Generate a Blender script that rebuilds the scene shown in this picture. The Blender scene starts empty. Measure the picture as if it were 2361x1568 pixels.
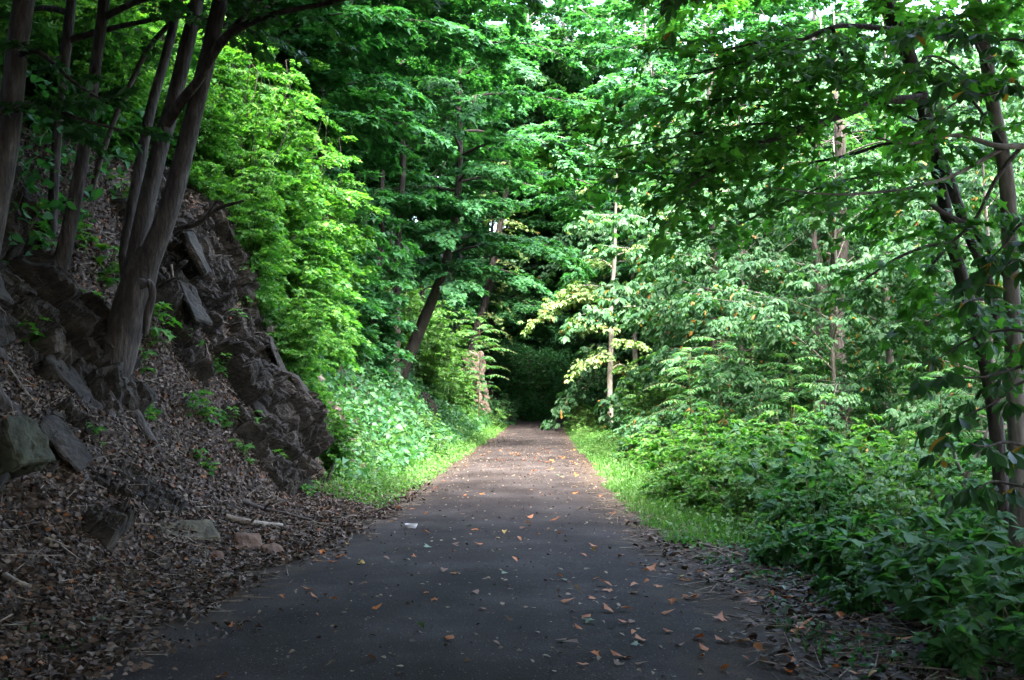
import bpy, math, random, time
import numpy as np
T0 = time.time()
R = np.random.default_rng(7)
random.seed(7)
sc = bpy.context.scene
COL = sc.collection
PI = math.pi

# ------------------------------------------------------------------ camera model
F = 40.0/36.0*1024.0
TH = math.radians(2.62)
CAMZ = 1.6
PS = 1024.0/2361.0
def at(X, Y, d):
    """point at world distance d (along +Y) seen at photo position X, Y (2361 px wide view of the photo)"""
    a = (X*PS-512.0)/F; b = -(Y*PS-340.0)/F
    y = math.cos(TH)-b*math.sin(TH); z = math.sin(TH)+b*math.cos(TH)
    k = d/y
    return np.array([a*k, d, CAMZ+z*k])
def wid(w, d):
    return w*PS/F*d

# ------------------------------------------------------------------ noise
def _h(i, s=0.0):
    v = np.sin(i[..., 0]*127.1+i[..., 1]*311.7+i[..., 2]*74.7+s*13.7)*43758.5453
    return v-np.floor(v)
def vnoise(p, s=0.0):
    p = np.asarray(p, float)
    i = np.floor(p); f = p-i; f = f*f*(3-2*f)
    out = 0
    for dx in (0, 1):
        for dy in (0, 1):
            for dz in (0, 1):
                w = (f[..., 0] if dx else 1-f[..., 0])*(f[..., 1] if dy else 1-f[..., 1])*(f[..., 2] if dz else 1-f[..., 2])
                out = out+w*_h(i+np.array([dx, dy, dz]), s)
    return out*2-1
def fbm(p, o=4, s=0.0):
    p = np.asarray(p, float); a = 1; r = 0
    for k in range(o):
        r = r+a*vnoise(p*(2.03**k)+k*7.3, s+k); a *= .5
    return r
def p2(x, y, k=1.0):
    return np.stack([np.asarray(x, float)*k, np.asarray(y, float)*k, np.zeros_like(np.asarray(x, float))], -1)

# ------------------------------------------------------------------ terrain
XA, XB, YB, RB = -0.62, 0.0325, 54.0, 14.0
P0x = XA+XB*YB
CX, CY = P0x+RB, YB
def lateral(x, y):
    x = np.asarray(x, float); y = np.asarray(y, float)
    u1 = x-(XA+XB*y)
    r = np.hypot(x-CX, y-CY)
    u2 = RB-r
    u3 = RB-(y-CY)
    u = np.where(y < CY, u1, np.where(x < CX, u2, u3))
    return u
def halfw(y):
    return np.interp(y, [0, 8.6, 14.7, 30, 40, 80], [2.1, 2.05, 1.62, 1.5, 1.4, 1.4])
UK = np.array([-50, 0, .6, 1.2, 2.0, 2.8, 3.6, 5, 8, 14, 55.])
PN = np.array([0, 0, .05, .12, .33, .85, 2.1, 4.2, 7.0, 10.5, 17])
PA = np.array([0, 0, .06, .25, .95, 1.9, 3.5, 4.9, 7.0, 10.5, 17])
PB = np.array([0, 0, .08, .32, 2.0, 4.1, 5.0, 5.9, 7.8, 11, 17])
PC = np.array([0, 0, .10, .55, 1.5, 2.6, 3.6, 5.0, 7.6, 11, 17])
def ground(x, y, noise=True):
    x = np.asarray(x, float); y = np.asarray(y, float)
    u = lateral(x, y); hw = halfw(y)
    ul = -u-hw; ur = u-hw
    zn, za, zb, zc = [np.interp(ul, UK, p) for p in (PN, PA, PB, PC)]
    w = lambda a, b: np.clip((y-a)/(b-a), 0, 1)
    z = zn+(za-zn)*w(8, 12.5); z = z+(zb-z)*w(13.2, 16.5); z = z+(zc-z)*w(18.5, 23)
    z = z*np.where(ul > 0, 1-.55*np.clip((x-8)/16, 0, 1), 1)
    z = z-np.clip(ur-1.5, 0, 40)*.035
    if noise:
        rough = np.clip(ul/2.0, 0, 1)+np.clip((ur-.3)/2.5, 0, .5)
        z = z+rough*(.22*fbm(p2(x, y, .9), 3, 3)+.08*fbm(p2(x, y, 3.3), 2, 5))
    return z

# ------------------------------------------------------------------ mesh helpers
def mesh(name, verts, quads=None, tris=None, mats=(), qmat=None, tmat=None, smooth=True):
    me = bpy.data.meshes.new(name)
    verts = np.ascontiguousarray(verts, dtype=np.float32).reshape(-1, 3)
    nq = 0 if quads is None else len(quads); nt = 0 if tris is None else len(tris)
    loops = []
    if nq: loops.append(np.asarray(quads, np.int32).ravel())
    if nt: loops.append(np.asarray(tris, np.int32).ravel())
    loops = np.concatenate(loops)
    starts = np.concatenate([np.arange(nq)*4, nq*4+np.arange(nt)*3]).astype(np.int32)
    me.vertices.add(len(verts)); me.vertices.foreach_set('co', verts.ravel())
    me.loops.add(len(loops)); me.loops.foreach_set('vertex_index', loops)
    me.polygons.add(nq+nt); me.polygons.foreach_set('loop_start', starts)
    for m in mats: me.materials.append(m)
    if len(mats) > 1:
        mi = np.zeros(nq+nt, np.int32)
        if qmat is not None: mi[:nq] = qmat
        if tmat is not None: mi[nq:] = tmat
        me.polygons.foreach_set('material_index', mi)
    me.update(calc_edges=True)
    if not smooth:
        me.polygons.foreach_set('use_smooth', np.zeros(nq+nt, bool))
    return me
def obj(name, me, parent=None):
    o = bpy.data.objects.new(name, me); COL.objects.link(o)
    if parent is not None: o.parent = parent
    return o
def tag(o, label=None, cat=None, group=None, kind=None):
    if label: o['label'] = label
    if cat: o['category'] = cat
    if group: o['group'] = group
    if kind: o['kind'] = kind
    return o
def empty(name, loc, label, cat, group=None, rz=0, s=1):
    o = bpy.data.objects.new(name, None); COL.objects.link(o)
    o.location = [float(v) for v in loc]; o.rotation_euler = (0, 0, rz)
    o.scale = (s, s, s) if np.isscalar(s) else s
    o.empty_display_size = .2
    return tag(o, label, cat, group)

class Geo:
    """collects tubes / sheets"""
    def __init__(self): self.v = []; self.q = []; self.t = []; self.n = 0
    def add(self, v, q=None, t=None):
        v = np.asarray(v, float).reshape(-1, 3)
        if q is not None and len(q): self.q.append(np.asarray(q)+self.n)
        if t is not None and len(t): self.t.append(np.asarray(t)+self.n)
        self.v.append(v); self.n += len(v)
    def mesh(self, name, mats, smooth=True):
        return mesh(name, np.concatenate(self.v), np.concatenate(self.q) if self.q else None, np.concatenate(self.t) if self.t else None, mats, smooth=smooth)

def catmull(pts, k):
    pts = np.asarray(pts, float)
    if len(pts) < 3 or k <= 1:
        t = np.linspace(0, len(pts)-1, (len(pts)-1)*k+1)
        i = np.minimum(t.astype(int), len(pts)-2); f = (t-i)[:, None]
        return pts[i]*(1-f)+pts[i+1]*f
    P = np.concatenate([[2*pts[0]-pts[1]], pts, [2*pts[-1]-pts[-2]]])
    out = []
    for i in range(len(pts)-1):
        a, b, c, d = P[i:i+4]
        for j in range(k):
            t = j/k
            out.append(.5*((2*b)+(-a+c)*t+(2*a-5*b+4*c-d)*t*t+(-a+3*b-3*c+d)*t**3))
    out.append(pts[-1])
    return np.array(out)
def tube(g, pts, rad, sides=8, k=3, rough=0.0, seed=0, cap=True):
    pts = np.asarray(pts, float); rad = np.asarray(rad, float)*np.ones(len(pts))
    p4 = catmull(np.concatenate([pts, rad[:, None]], 1), k)
    p = p4[:, :3]; r = np.maximum(p4[:, 3], .0012)
    tg = np.gradient(p, axis=0); tg /= np.linalg.norm(tg, axis=1, keepdims=True)+1e-9
    mean = p[-1]-p[0]
    ref = np.array([0, 0, 1.]) if abs(mean[2]) < .75*np.linalg.norm(mean) else np.array([1., .13, 0])
    n1 = np.cross(tg, ref); n1 /= np.linalg.norm(n1, axis=1, keepdims=True)+1e-9
    n2 = np.cross(tg, n1)
    a = np.arange(sides)/sides*2*PI
    rr = r[:, None]*np.ones((1, sides))
    if rough:
        q = np.stack([np.cos(a)[None]*1.6+0*rr, np.sin(a)[None]*1.6+0*rr, np.cumsum(np.r_[0, np.linalg.norm(np.diff(p, axis=0), axis=1)])[:, None]*1.3+0*rr], -1)
        rr = rr*(1+rough*fbm(q, 3, seed))
    v = p[:, None]+rr[..., None]*(np.cos(a)[None, :, None]*n1[:, None]+np.sin(a)[None, :, None]*n2[:, None])
    m = len(p)
    i = np.arange(m-1)[:, None]*sides; j = np.arange(sides)[None]; jn = (j+1) % sides
    q = np.stack([i+j, i+jn, i+sides+jn, i+sides+j], -1).reshape(-1, 4)
    v = v.reshape(-1, 3); t = None
    if cap:
        v = np.concatenate([v, [p[-1]+tg[-1]*r[-1]*.6]])
        b = (m-1)*sides
        t = np.stack([b+np.arange(sides), b+(np.arange(sides)+1) % sides, np.full(sides, m*sides)], -1)
    g.add(v, q, t)
def twigs(g, a, b, r0=.006, r1=.002):
    """thin three-sided twigs, many at once"""
    a = np.asarray(a); b = np.asarray(b); n = len(a)
    if n == 0: return
    d = b-a; d = d/(np.linalg.norm(d, axis=1, keepdims=True)+1e-9)
    n1 = np.cross(d, [0.3, .2, 1.]); n1 /= np.linalg.norm(n1, axis=1, keepdims=True)+1e-9
    n2 = np.cross(d, n1)
    vs = []
    for p, r in ((a, r0), (b, r1)):
        for k in range(3):
            c, s = math.cos(k*2.094), math.sin(k*2.094)
            vs.append(p+(n1*c+n2*s)*(np.asarray(r).reshape(-1, 1) if not np.isscalar(r) else r))
    v = np.stack(vs, 1)
    q = np.array([[0, 1, 4, 3], [1, 2, 5, 4], [2, 0, 3, 5]])
    q = (np.arange(n)[:, None, None]*6+q[None]).reshape(-1, 4)
    g.add(v, q)

# ------------------------------------------------------------------ leaves
def fan(half, cen, droop=.18, fold=.16):
    """half outline (x along the leaf, y >= 0) mirrored round a midrib; fan of triangles"""
    half = np.array(half, float)
    low = half[::-1].copy(); low[:, 1] *= -1
    low = low[np.abs(low[:, 1]) > 1e-6]
    o = np.concatenate([half, low])
    v = np.concatenate([[[cen, 0]], o])
    z = -droop*v[:, 0]**2+fold*np.abs(v[:, 1])
    v = np.concatenate([v, z[:, None]], 1)
    n = len(o)
    t = np.array([[0, 1+i, 1+(i+1) % n] for i in range(n)])
    return v, t
TM = {
 'maple': fan([(0, 0), (-.03, .27), (.16, .27), (.42, .54), (.48, .25), (.68, .27), (1, 0)], .36),
 'maple_s': fan([(0, 0), (.02, .3), (.2, .25), (.45, .5), (.52, .2), (1, 0)], .36),
 'maple_xs': fan([(0, 0), (.38, .5), (.5, .2), (1, 0)], .35),
 'obov': fan([(0, 0), (.3, .1), (.65, .22), (.87, .17), (1, 0)], .55, .3, .2),
 'obov_s': fan([(0, 0), (.62, .24), (1, 0)], .55, .3, .2),
 'ovate': fan([(0, 0), (.22, .26), (.55, .24), (1, 0)], .4, .2, .2),
 'heart': fan([(0, 0), (-.1, .24), (.18, .42), (.58, .28), (1, 0)], .35, .22, .18),
 'quad': (np.array([[0, 0, 0], [.45, .3, .08], [1, 0, -.14], [.45, -.3, .08]]), np.array([[0, 1, 2], [0, 2, 3]])),
 'lance': fan([(0, 0), (.3, .14), (1, 0)], .35, .2, .15),
}
def nrmz(a): return a/(np.linalg.norm(a, axis=-1, keepdims=True)+1e-9)
class Leaves:
    def __init__(self): self.P = []; self.D = []; self.N = []; self.S = []
    def add(self, P, D, N, S):
        P = np.asarray(P); n = len(P)
        self.P.append(P); self.D.append(np.broadcast_to(D, (n, 3))); self.N.append(np.broadcast_to(N, (n, 3))); self.S.append(np.broadcast_to(S, (n,)))
    def count(self): return sum(len(p) for p in self.P)
    def mesh(self, name, tmpl, mat, wy=1.0, origin=None):
        V, T = TM[tmpl]
        P, D, N, S = [np.concatenate(x) for x in (self.P, self.D, self.N, self.S)]
        if origin is not None: P = P-np.asarray(origin)
        X = nrmz(D); Z = nrmz(N-(N*X).sum(1, keepdims=True)*X); Y = np.cross(Z, X)
        n = len(P)
        bend = R.uniform(.3, 2.2, n)[:, None, None]
        S = S[:, None, None]
        v = P[:, None]+S*(V[None, :, 0:1]*X[:, None]+V[None, :, 1:2]*wy*Y[:, None]+bend*V[None, :, 2:3]*Z[:, None])
        t = (np.arange(n)[:, None, None]*len(V)+T[None]).reshape(-1, 3)
        return mesh(name, v, None, t, [mat])

UP = np.array([0, 0, 1.])
def sprays(L, st, di, ln, per, size, flat=.35, width=.55, droop=.22, mode='single', K=7):
    """flat leafy side shoots; per = leaves per metre of shoot"""
    st = np.asarray(st, float); di = nrmz(np.asarray(di, float)); ln = np.asarray(ln, float)
    B = len(st)
    if B == 0: return
    npal = 5 if mode == 'palm' else 1
    cnt = np.maximum(2, (per*ln/npal*R.uniform(.7, 1.3, B)).astype(int))
    ix = np.repeat(np.arange(B), cnt); n = len(ix)
    d = di[ix]; l = ln[ix][:, None]
    s = nrmz(np.cross(d, UP)+R.normal(0, .12, (B, 3))[ix]); nn = nrmz(np.cross(s, d))
    t = (np.floor(R.uniform(.05, 1, n)**.85*K)+.5)/K+R.normal(0, .012, n)
    side = R.choice([-1., 1.], n)
    tw = nrmz(s*side[:, None]*.75+d*.65)
    q = R.uniform(0, 1, n)*(1-.7*t)*width
    t = t[:, None]
    off = d*l*t+tw*l*q[:, None]+nn*R.normal(0, .13 if mode == 'palm' else .04, (n, 1))*np.minimum(l, 1.2)
    r = np.linalg.norm(off, axis=1)/ln[ix]
    P = st[ix]+off; P[:, 2] -= droop*ln[ix]*r**2
    D = tw+s*R.normal(0, .6, (n, 1))+d*R.normal(.2, .5, (n, 1))
    D[:, 2] -= R.uniform(0, .5, n)
    N = nn+UP*.5+R.normal(0, flat, (n, 3))
    S = size*R.uniform(.6, 1.25, n)
    if mode == 'palm':
        X = nrmz(D*np.array([1, 1, .3])); Yv = nrmz(np.cross(UP, X))
        for k in range(5):
            a = (k-2)*.72+R.normal(0, .12, n)
            Dk = X*np.cos(a)[:, None]+Yv*np.sin(a)[:, None]
            Dk[:, 2] -= R.uniform(.15, .75, n)
            L.add(P, Dk, UP*.8+Dk*.3+R.normal(0, .28, (n, 3)), S*(1-.12*abs(k-2)))
    else:
        L.add(P, D, N, S)
def fronds(L, st, di, ln, size, pairs=9, droop=.5, g=None):
    st = np.asarray(st, float); di = nrmz(np.asarray(di, float))
    for p, d, l in zip(st, di, ln):
        s = nrmz(np.cross(d, UP))
        t = np.linspace(.18, 1, pairs)
        P = p+d*l*t[:, None]; P[:, 2] -= droop*l*t**2
        tg = nrmz(np.gradient(P, axis=0)); nn = np.cross(s, tg)
        if g is not None: twigs(g, np.r_[[p], P[:-1]], P, .005, .004)
        for sd in (-1, 1):
            D = s*sd+tg*.45+R.normal(0, .08, (pairs, 3)); D[:, 2] -= .15
            L.add(P, D, nn+R.normal(0, .18, (pairs, 3)), size*np.sin(np.clip(t*.85+.2, 0, 1)*PI*.9+.15)*R.uniform(.8, 1.1, pairs)+.02)

def limb_side(pts, ln, every, sub, jitter=.3, t0=.2, ang=.85):
    """starts / directions / lengths of side shoots along a limb"""
    p = catmull(pts, 6); m = len(p)
    k = max(3, int(ln/every))
    t = np.linspace(t0, .97, k)
    i = np.clip((t*(m-1)).astype(int), 0, m-2)
    tg = nrmz(p[np.minimum(i+1, m-1)]-p[i])
    s = nrmz(np.cross(tg, UP)); sd = np.where(np.arange(k) % 2, 1., -1.)[:, None]
    d = tg*math.cos(ang)+s*sd*math.sin(ang)+R.normal(0, jitter*.45, (k, 3)); d[:, 2] = d[:, 2]*.5+.05
    l = sub*(1-.45*t)*R.uniform(.7, 1.25, k)
    st = np.r_[p[i], [p[-1]-.05*(p[-1]-p[-2])]]
    d = np.r_[d, [nrmz(p[-1]-p[-3])]]; l = np.r_[l, [sub*.7]]
    return st, d, l
def limb_pts(p, az, L, rise, droop):
    s = np.linspace(0, 1, 6)
    h = np.array([math.cos(az), math.sin(az), 0])
    w = np.cross(UP, h)*R.normal(0, .09)*L
    return p+h*(L*s)[:, None]+w*(s**2)[:, None]+UP*(L*(rise*s-droop*s*s))[:, None]+R.normal(0, .02*L, (6, 3))*s[:, None]

def auto_tree(name, seed, H, base, rad, nl, leaf, per, tmpl, lmat, bmat, mode='single', tr=.16, bias=0., sub=1.3, every=.5, lean=(0, 0), sides=7, rise=.45, droop=.35, flat=.35, width=.55):
    global R
    keep = R; R = np.random.default_rng(seed)
    g = Geo(); L = Leaves()
    t = np.linspace(0, 1, 8)
    tp = np.stack([lean[0]*t**1.3*H+.05*H*R.normal(0, .25, 8)*t, lean[1]*t**1.3*H+.05*H*R.normal(0, .25, 8)*t, -.5+t*(H*.96+.5)], 1)
    trr = tr*(1-.86*t**.9); trr[0] *= 1.35
    tube(g, tp, trr, sides, 3, .08, seed)
    tc = catmull(tp, 6)
    for i in range(nl):
        f = (i+.5)/nl; z = base+(H*.95-base)*f
        j = np.argmin(abs(tc[:, 2]-z)); p = tc[j]
        az = i*2.4+R.normal(0, .35)
        ll = rad*math.sin(PI*min(1, f*.72+.27))*R.uniform(.5, 1.25)
        ll *= 1+bias*math.cos(az)
        if ll < .4: continue
        lp = limb_pts(p, az, ll, rise+.5*f+R.normal(0, .22), droop*R.uniform(.6, 1.4))
        r0 = max(.012, tr*(1-.8*f)*.35*min(1, ll/rad+.2))
        tube(g, lp, np.linspace(r0, .006, 6), 5, 2)
        st, d, l = limb_side(lp, ll, every, min(sub, ll*.6))
        twigs(g, st, st+nrmz(d)*l[:, None]*.75, .007, .002)
        sprays(L, st, d, l, per, leaf, mode=mode, flat=flat, width=width)
    tm = g.mesh(name+'_wood', [bmat]); cm = L.mesh(name+'_leaves', tmpl, lmat)
    R = keep
    return tm, cm
def shrub(name, seed, H, rad, ns, leaf, per, tmpl, lmat, bmat, mode='single', lift=.15, sub=.5, every=.22, flat=.4, stemr=.012):
    global R
    keep = R; R = np.random.default_rng(seed)
    g = Geo(); L = Leaves()
    for i in range(ns):
        az = i*2.4+R.normal(0, .3); q = math.sqrt((i+.5)/ns)
        h = H*(1-.45*q*q)*R.uniform(.8, 1.1); out = rad*q*R.uniform(.7, 1.1)
        s = np.linspace(0, 1, 6)
        b = np.array([math.cos(az), math.sin(az), 0])
        pts = b*(out*.18)+b*(out*.82*s**1.6)[:, None]+UP*(h*(s*1.15-.15*s*s)-.15*(1-s))[:, None]+R.normal(0, .04*h, (6, 3))*s[:, None]
        tube(g, pts, np.linspace(stemr*(.6+.5*H/2), .003, 6), 4, 2)
        p = catmull(pts, 6); m = len(p)
        k = max(4, int(h/every)); t = np.linspace(lift, 1, k); j = np.clip((t*(m-1)).astype(int), 0, m-1)
        a = R.uniform(0, 2*PI, k)
        d = np.stack([np.cos(a), np.sin(a), R.normal(.15, .2, k)], 1)+b*.5
        l = sub*(1.1-.6*t)*R.uniform(.6, 1.3, k)
        twigs(g, p[j], p[j]+nrmz(d)*l[:, None]*.8, .004, .0015)
        sprays(L, p[j], d, l, per, leaf, mode=mode, flat=flat, droop=.3)
    sm = g.mesh(name+'_stems', [bmat]); lm = L.mesh(name+'_leaves', tmpl, lmat)
    R = keep
    return sm, lm

# ------------------------------------------------------------------ materials
def new_mat(name):
    m = bpy.data.materials.new(name); m.use_nodes = True
    nt = m.node_tree; nt.nodes.clear()
    return m, nt, nt.nodes.new('ShaderNodeOutputMaterial')
def ramp(nt, stops, interp='LINEAR'):
    n = nt.nodes.new('ShaderNodeValToRGB'); e = n.color_ramp; e.interpolation = interp
    while len(e.elements) < len(stops): e.elements.new(.5)
    for el, (p, c) in zip(e.elements, stops): el.position = p; el.color = (*c, 1)
    return n
def leaf_mat(name, cols, trans=.4, rough=.52, spec=.3, tcol=(1.25, 1.5, .5), autumn=None, amt=.03):
    """cols: three leaf colours picked leaf by leaf"""
    m, nt, out = new_mat(name); N = nt.nodes; K = nt.links
    geo = N.new('ShaderNodeNewGeometry')
    st = [(0, cols[0]), (.45, cols[1]), (1-amt-.001 if autumn else 1, cols[2])]
    if autumn: st += [(1-amt, autumn[0]), (1, autumn[1])]
    rp = ramp(nt, st); K.new(geo.outputs['Random Per Island'], rp.inputs[0])
    b = N.new('ShaderNodeBsdfPrincipled'); K.new(rp.outputs[0], b.inputs['Base Color'])
    b.inputs['Roughness'].default_value = rough; b.inputs['Specular IOR Level'].default_value = spec
    mul = N.new('ShaderNodeMix'); mul.data_type = 'RGBA'; mul.blend_type = 'MULTIPLY'; mul.inputs[0].default_value = 1
    K.new(rp.outputs[0], mul.inputs[6]); mul.inputs[7].default_value = (*tcol, 1)
    tr = N.new('ShaderNodeBsdfTranslucent'); K.new(mul.outputs[2], tr.inputs[0])
    mx = N.new('ShaderNodeMixShader'); mx.inputs[0].default_value = trans
    K.new(b.outputs[0], mx.inputs[1]); K.new(tr.outputs[0], mx.inputs[2]); K.new(mx.outputs[0], out.inputs[0])
    return m
def solid_mat(name, stops, scale, rough=.85, bump=.4, stretch=(1, 1, 1), detail=6, voro=0, spec=.3, bscale=None):
    m, nt, out = new_mat(name); N = nt.nodes; K = nt.links
    tc = N.new('ShaderNodeTexCoord'); mp = N.new('ShaderNodeMapping'); mp.inputs['Scale'].default_value = stretch
    K.new(tc.outputs['Object'], mp.inputs[0])
    ns = N.new('ShaderNodeTexNoise'); ns.inputs['Scale'].default_value = scale; ns.inputs['Detail'].default_value = detail; ns.inputs['Roughness'].default_value = .65
    K.new(mp.outputs[0], ns.inputs['Vector'])
    rp = ramp(nt, stops); K.new(ns.outputs[0], rp.inputs[0])
    b = N.new('ShaderNodeBsdfPrincipled'); K.new(rp.outputs[0], b.inputs['Base Color'])
    b.inputs['Roughness'].default_value = rough; b.inputs['Specular IOR Level'].default_value = spec
    n2 = N.new('ShaderNodeTexNoise'); n2.inputs['Scale'].default_value = bscale or scale*2.5; n2.inputs['Detail'].default_value = 8
    K.new(mp.outputs[0], n2.inputs['Vector'])
    bp = N.new('ShaderNodeBump'); bp.inputs['Strength'].default_value = bump; bp.inputs['Distance'].default_value = .03
    K.new(n2.outputs[0], bp.inputs['Height']); K.new(bp.outputs[0], b.inputs['Normal'])
    K.new(b.outputs[0], out.inputs[0])
    return m

AUT = ((.30, .10, .03), (.36, .20, .04))
M = {}
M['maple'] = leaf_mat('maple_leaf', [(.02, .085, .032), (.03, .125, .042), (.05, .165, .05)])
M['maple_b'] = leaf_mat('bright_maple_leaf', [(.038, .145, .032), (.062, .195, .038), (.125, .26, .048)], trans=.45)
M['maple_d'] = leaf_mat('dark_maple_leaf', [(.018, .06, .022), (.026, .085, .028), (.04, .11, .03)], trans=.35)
M['buck'] = leaf_mat('drooping_leaf', [(.024, .085, .034), (.038, .115, .046), (.07, .15, .066)], trans=.38, rough=.6, spec=.25, autumn=AUT, amt=.014)
M['pale'] = leaf_mat('pale_leaf', [(.085, .17, .055), (.125, .21, .07), (.18, .24, .085)], trans=.4, autumn=AUT, amt=.02)
M['vine'] = leaf_mat('vine_leaf', [(.03, .10, .047), (.045, .145, .063), (.075, .185, .07)], trans=.4, rough=.5, spec=.35)
M['maple_t'] = leaf_mat('thin_maple_leaf', [(.04, .145, .03), (.06, .19, .035), (.09, .24, .045)], trans=.55)
M['leafy'] = leaf_mat('soft_green_leaf', [(.035, .12, .045), (.052, .16, .052), (.085, .20, .06)], trans=.45, rough=.6, spec=.2)
M['weed'] = leaf_mat('weed_leaf', [(.05, .145, .04), (.075, .19, .045), (.12, .23, .06)], trans=.4)
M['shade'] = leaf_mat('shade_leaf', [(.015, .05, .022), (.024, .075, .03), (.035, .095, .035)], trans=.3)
M['big'] = leaf_mat('big_leaf', [(.022, .065, .028), (.03, .085, .032), (.042, .105, .038)], trans=.4, rough=.5, autumn=((.3, .14, .03), (.35, .2, .04)), amt=.06)
M['frond'] = leaf_mat('frond_leaf', [(.035, .12, .05), (.05, .16, .05), (.085, .2, .06)], trans=.4)
M['grass'] = leaf_mat('grass_blade', [(.04, .125, .03), (.06, .17, .035), (.10, .21, .045)], trans=.35)
M['litter'] = leaf_mat('dead_leaf', [(.011, .007, .005), (.034, .0225, .0155), (.14, .108, .086)], trans=.08, rough=.7, spec=.25, tcol=(1.2, .9, .6), autumn=((.15, .055, .02), (.2, .09, .035)), amt=.03)
M['orange'] = leaf_mat('orange_leaf', [(.24, .068, .014), (.33, .10, .018), (.40, .15, .025)], trans=.15, rough=.55, tcol=(1.2, .9, .5))
M['brown'] = leaf_mat('brown_leaf', [(.09, .04, .02), (.13, .06, .03), (.16, .08, .04)], trans=.1, rough=.6, tcol=(1.2, .9, .5))
M['tan'] = leaf_mat('tan_leaf', [(.11, .08, .05), (.16, .12, .078), (.22, .175, .12)], trans=.1, rough=.6, tcol=(1.2, .9, .6))
M['yellow'] = leaf_mat('yellow_leaf', [(.3, .19, .03), (.36, .24, .04), (.4, .26, .05)], trans=.15, rough=.5, tcol=(1.2, 1, .5))
M['green'] = leaf_mat('green_fallen_leaf', [(.05, .09, .05), (.07, .12, .06), (.1, .14, .09)], trans=.1, rough=.5)
M['bark'] = solid_mat('grey_brown_bark', [(.3, (.012, .0095, .008)), (.48, (.034, .028, .0245)), (.62, (.062, .052, .046)), (.75, (.13, .113, .10))], 13, .9, 1.0, (1, 1, .25), bscale=26)
M['bark_p'] = solid_mat('pale_bark', [(.3, (.09, .08, .065)), (.5, (.22, .195, .165)), (.72, (.36, .33, .29))], 6, .85, .5, (1, 1, .5))
M['bark_g'] = solid_mat('grey_bark', [(.3, (.07, .062, .055)), (.52, (.16, .145, .13)), (.72, (.27, .25, .23))], 7, .9, .7, (1, 1, .35))
M['bark_d'] = solid_mat('dark_bark', [(.3, (.022, .018, .016)), (.6, (.055, .046, .04)), (.8, (.1, .085, .075))], 9, .9, .8, (1, 1, .3))
M['stem'] = solid_mat('green_stem', [(.3, (.05, .06, .025)), (.7, (.12, .11, .05))], 8, .8, .2)
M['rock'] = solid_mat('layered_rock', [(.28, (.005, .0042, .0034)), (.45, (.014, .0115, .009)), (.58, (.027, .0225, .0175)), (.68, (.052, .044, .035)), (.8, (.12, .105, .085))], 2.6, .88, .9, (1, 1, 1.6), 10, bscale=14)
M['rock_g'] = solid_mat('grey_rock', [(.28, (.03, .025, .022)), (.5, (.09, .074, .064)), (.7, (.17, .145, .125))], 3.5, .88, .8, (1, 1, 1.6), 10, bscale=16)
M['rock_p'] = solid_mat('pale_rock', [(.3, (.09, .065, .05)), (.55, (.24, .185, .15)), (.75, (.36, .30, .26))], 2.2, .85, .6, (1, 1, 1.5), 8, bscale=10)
M['rock_m'] = solid_mat('mossy_stone', [(.3, (.03, .03, .021)), (.5, (.065, .06, .042)), (.62, (.10, .086, .056)), (.76, (.2, .12, .05))], 3.2, .9, .6, (1, 1, 1), 8, bscale=16)
M['rock_d'] = solid_mat('dark_mossy_rock', [(.3, (.012, .013, .009)), (.5, (.028, .03, .018)), (.72, (.055, .055, .033))], 3.2, .9, .6, (1, 1, 1), 8, bscale=16)
M['rock_o'] = solid_mat('rusty_stone', [(.3, (.05, .033, .024)), (.55, (.10, .06, .04)), (.75, (.22, .11, .06))], 4, .88, .6, (1, 1, 1), 8, bscale=18)
M['wood'] = solid_mat('dead_wood', [(.3, (.08, .066, .055)), (.6, (.2, .17, .14)), (.78, (.32, .28, .24))], 14, .9, .5, (1, 1, 1))
M['soil'] = solid_mat('forest_soil', [(.28, (.018, .013, .01)), (.5, (.045, .034, .026)), (.66, (.085, .064, .05)), (.8, (.06, .065, .035))], 3.0, .95, .8, (1, 1, 1), 12, bscale=22)
M['paper'] = solid_mat('white_paper', [(.3, (.4, .4, .43)), (.7, (.5, .5, .53))], 5, .6, .05)

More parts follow.
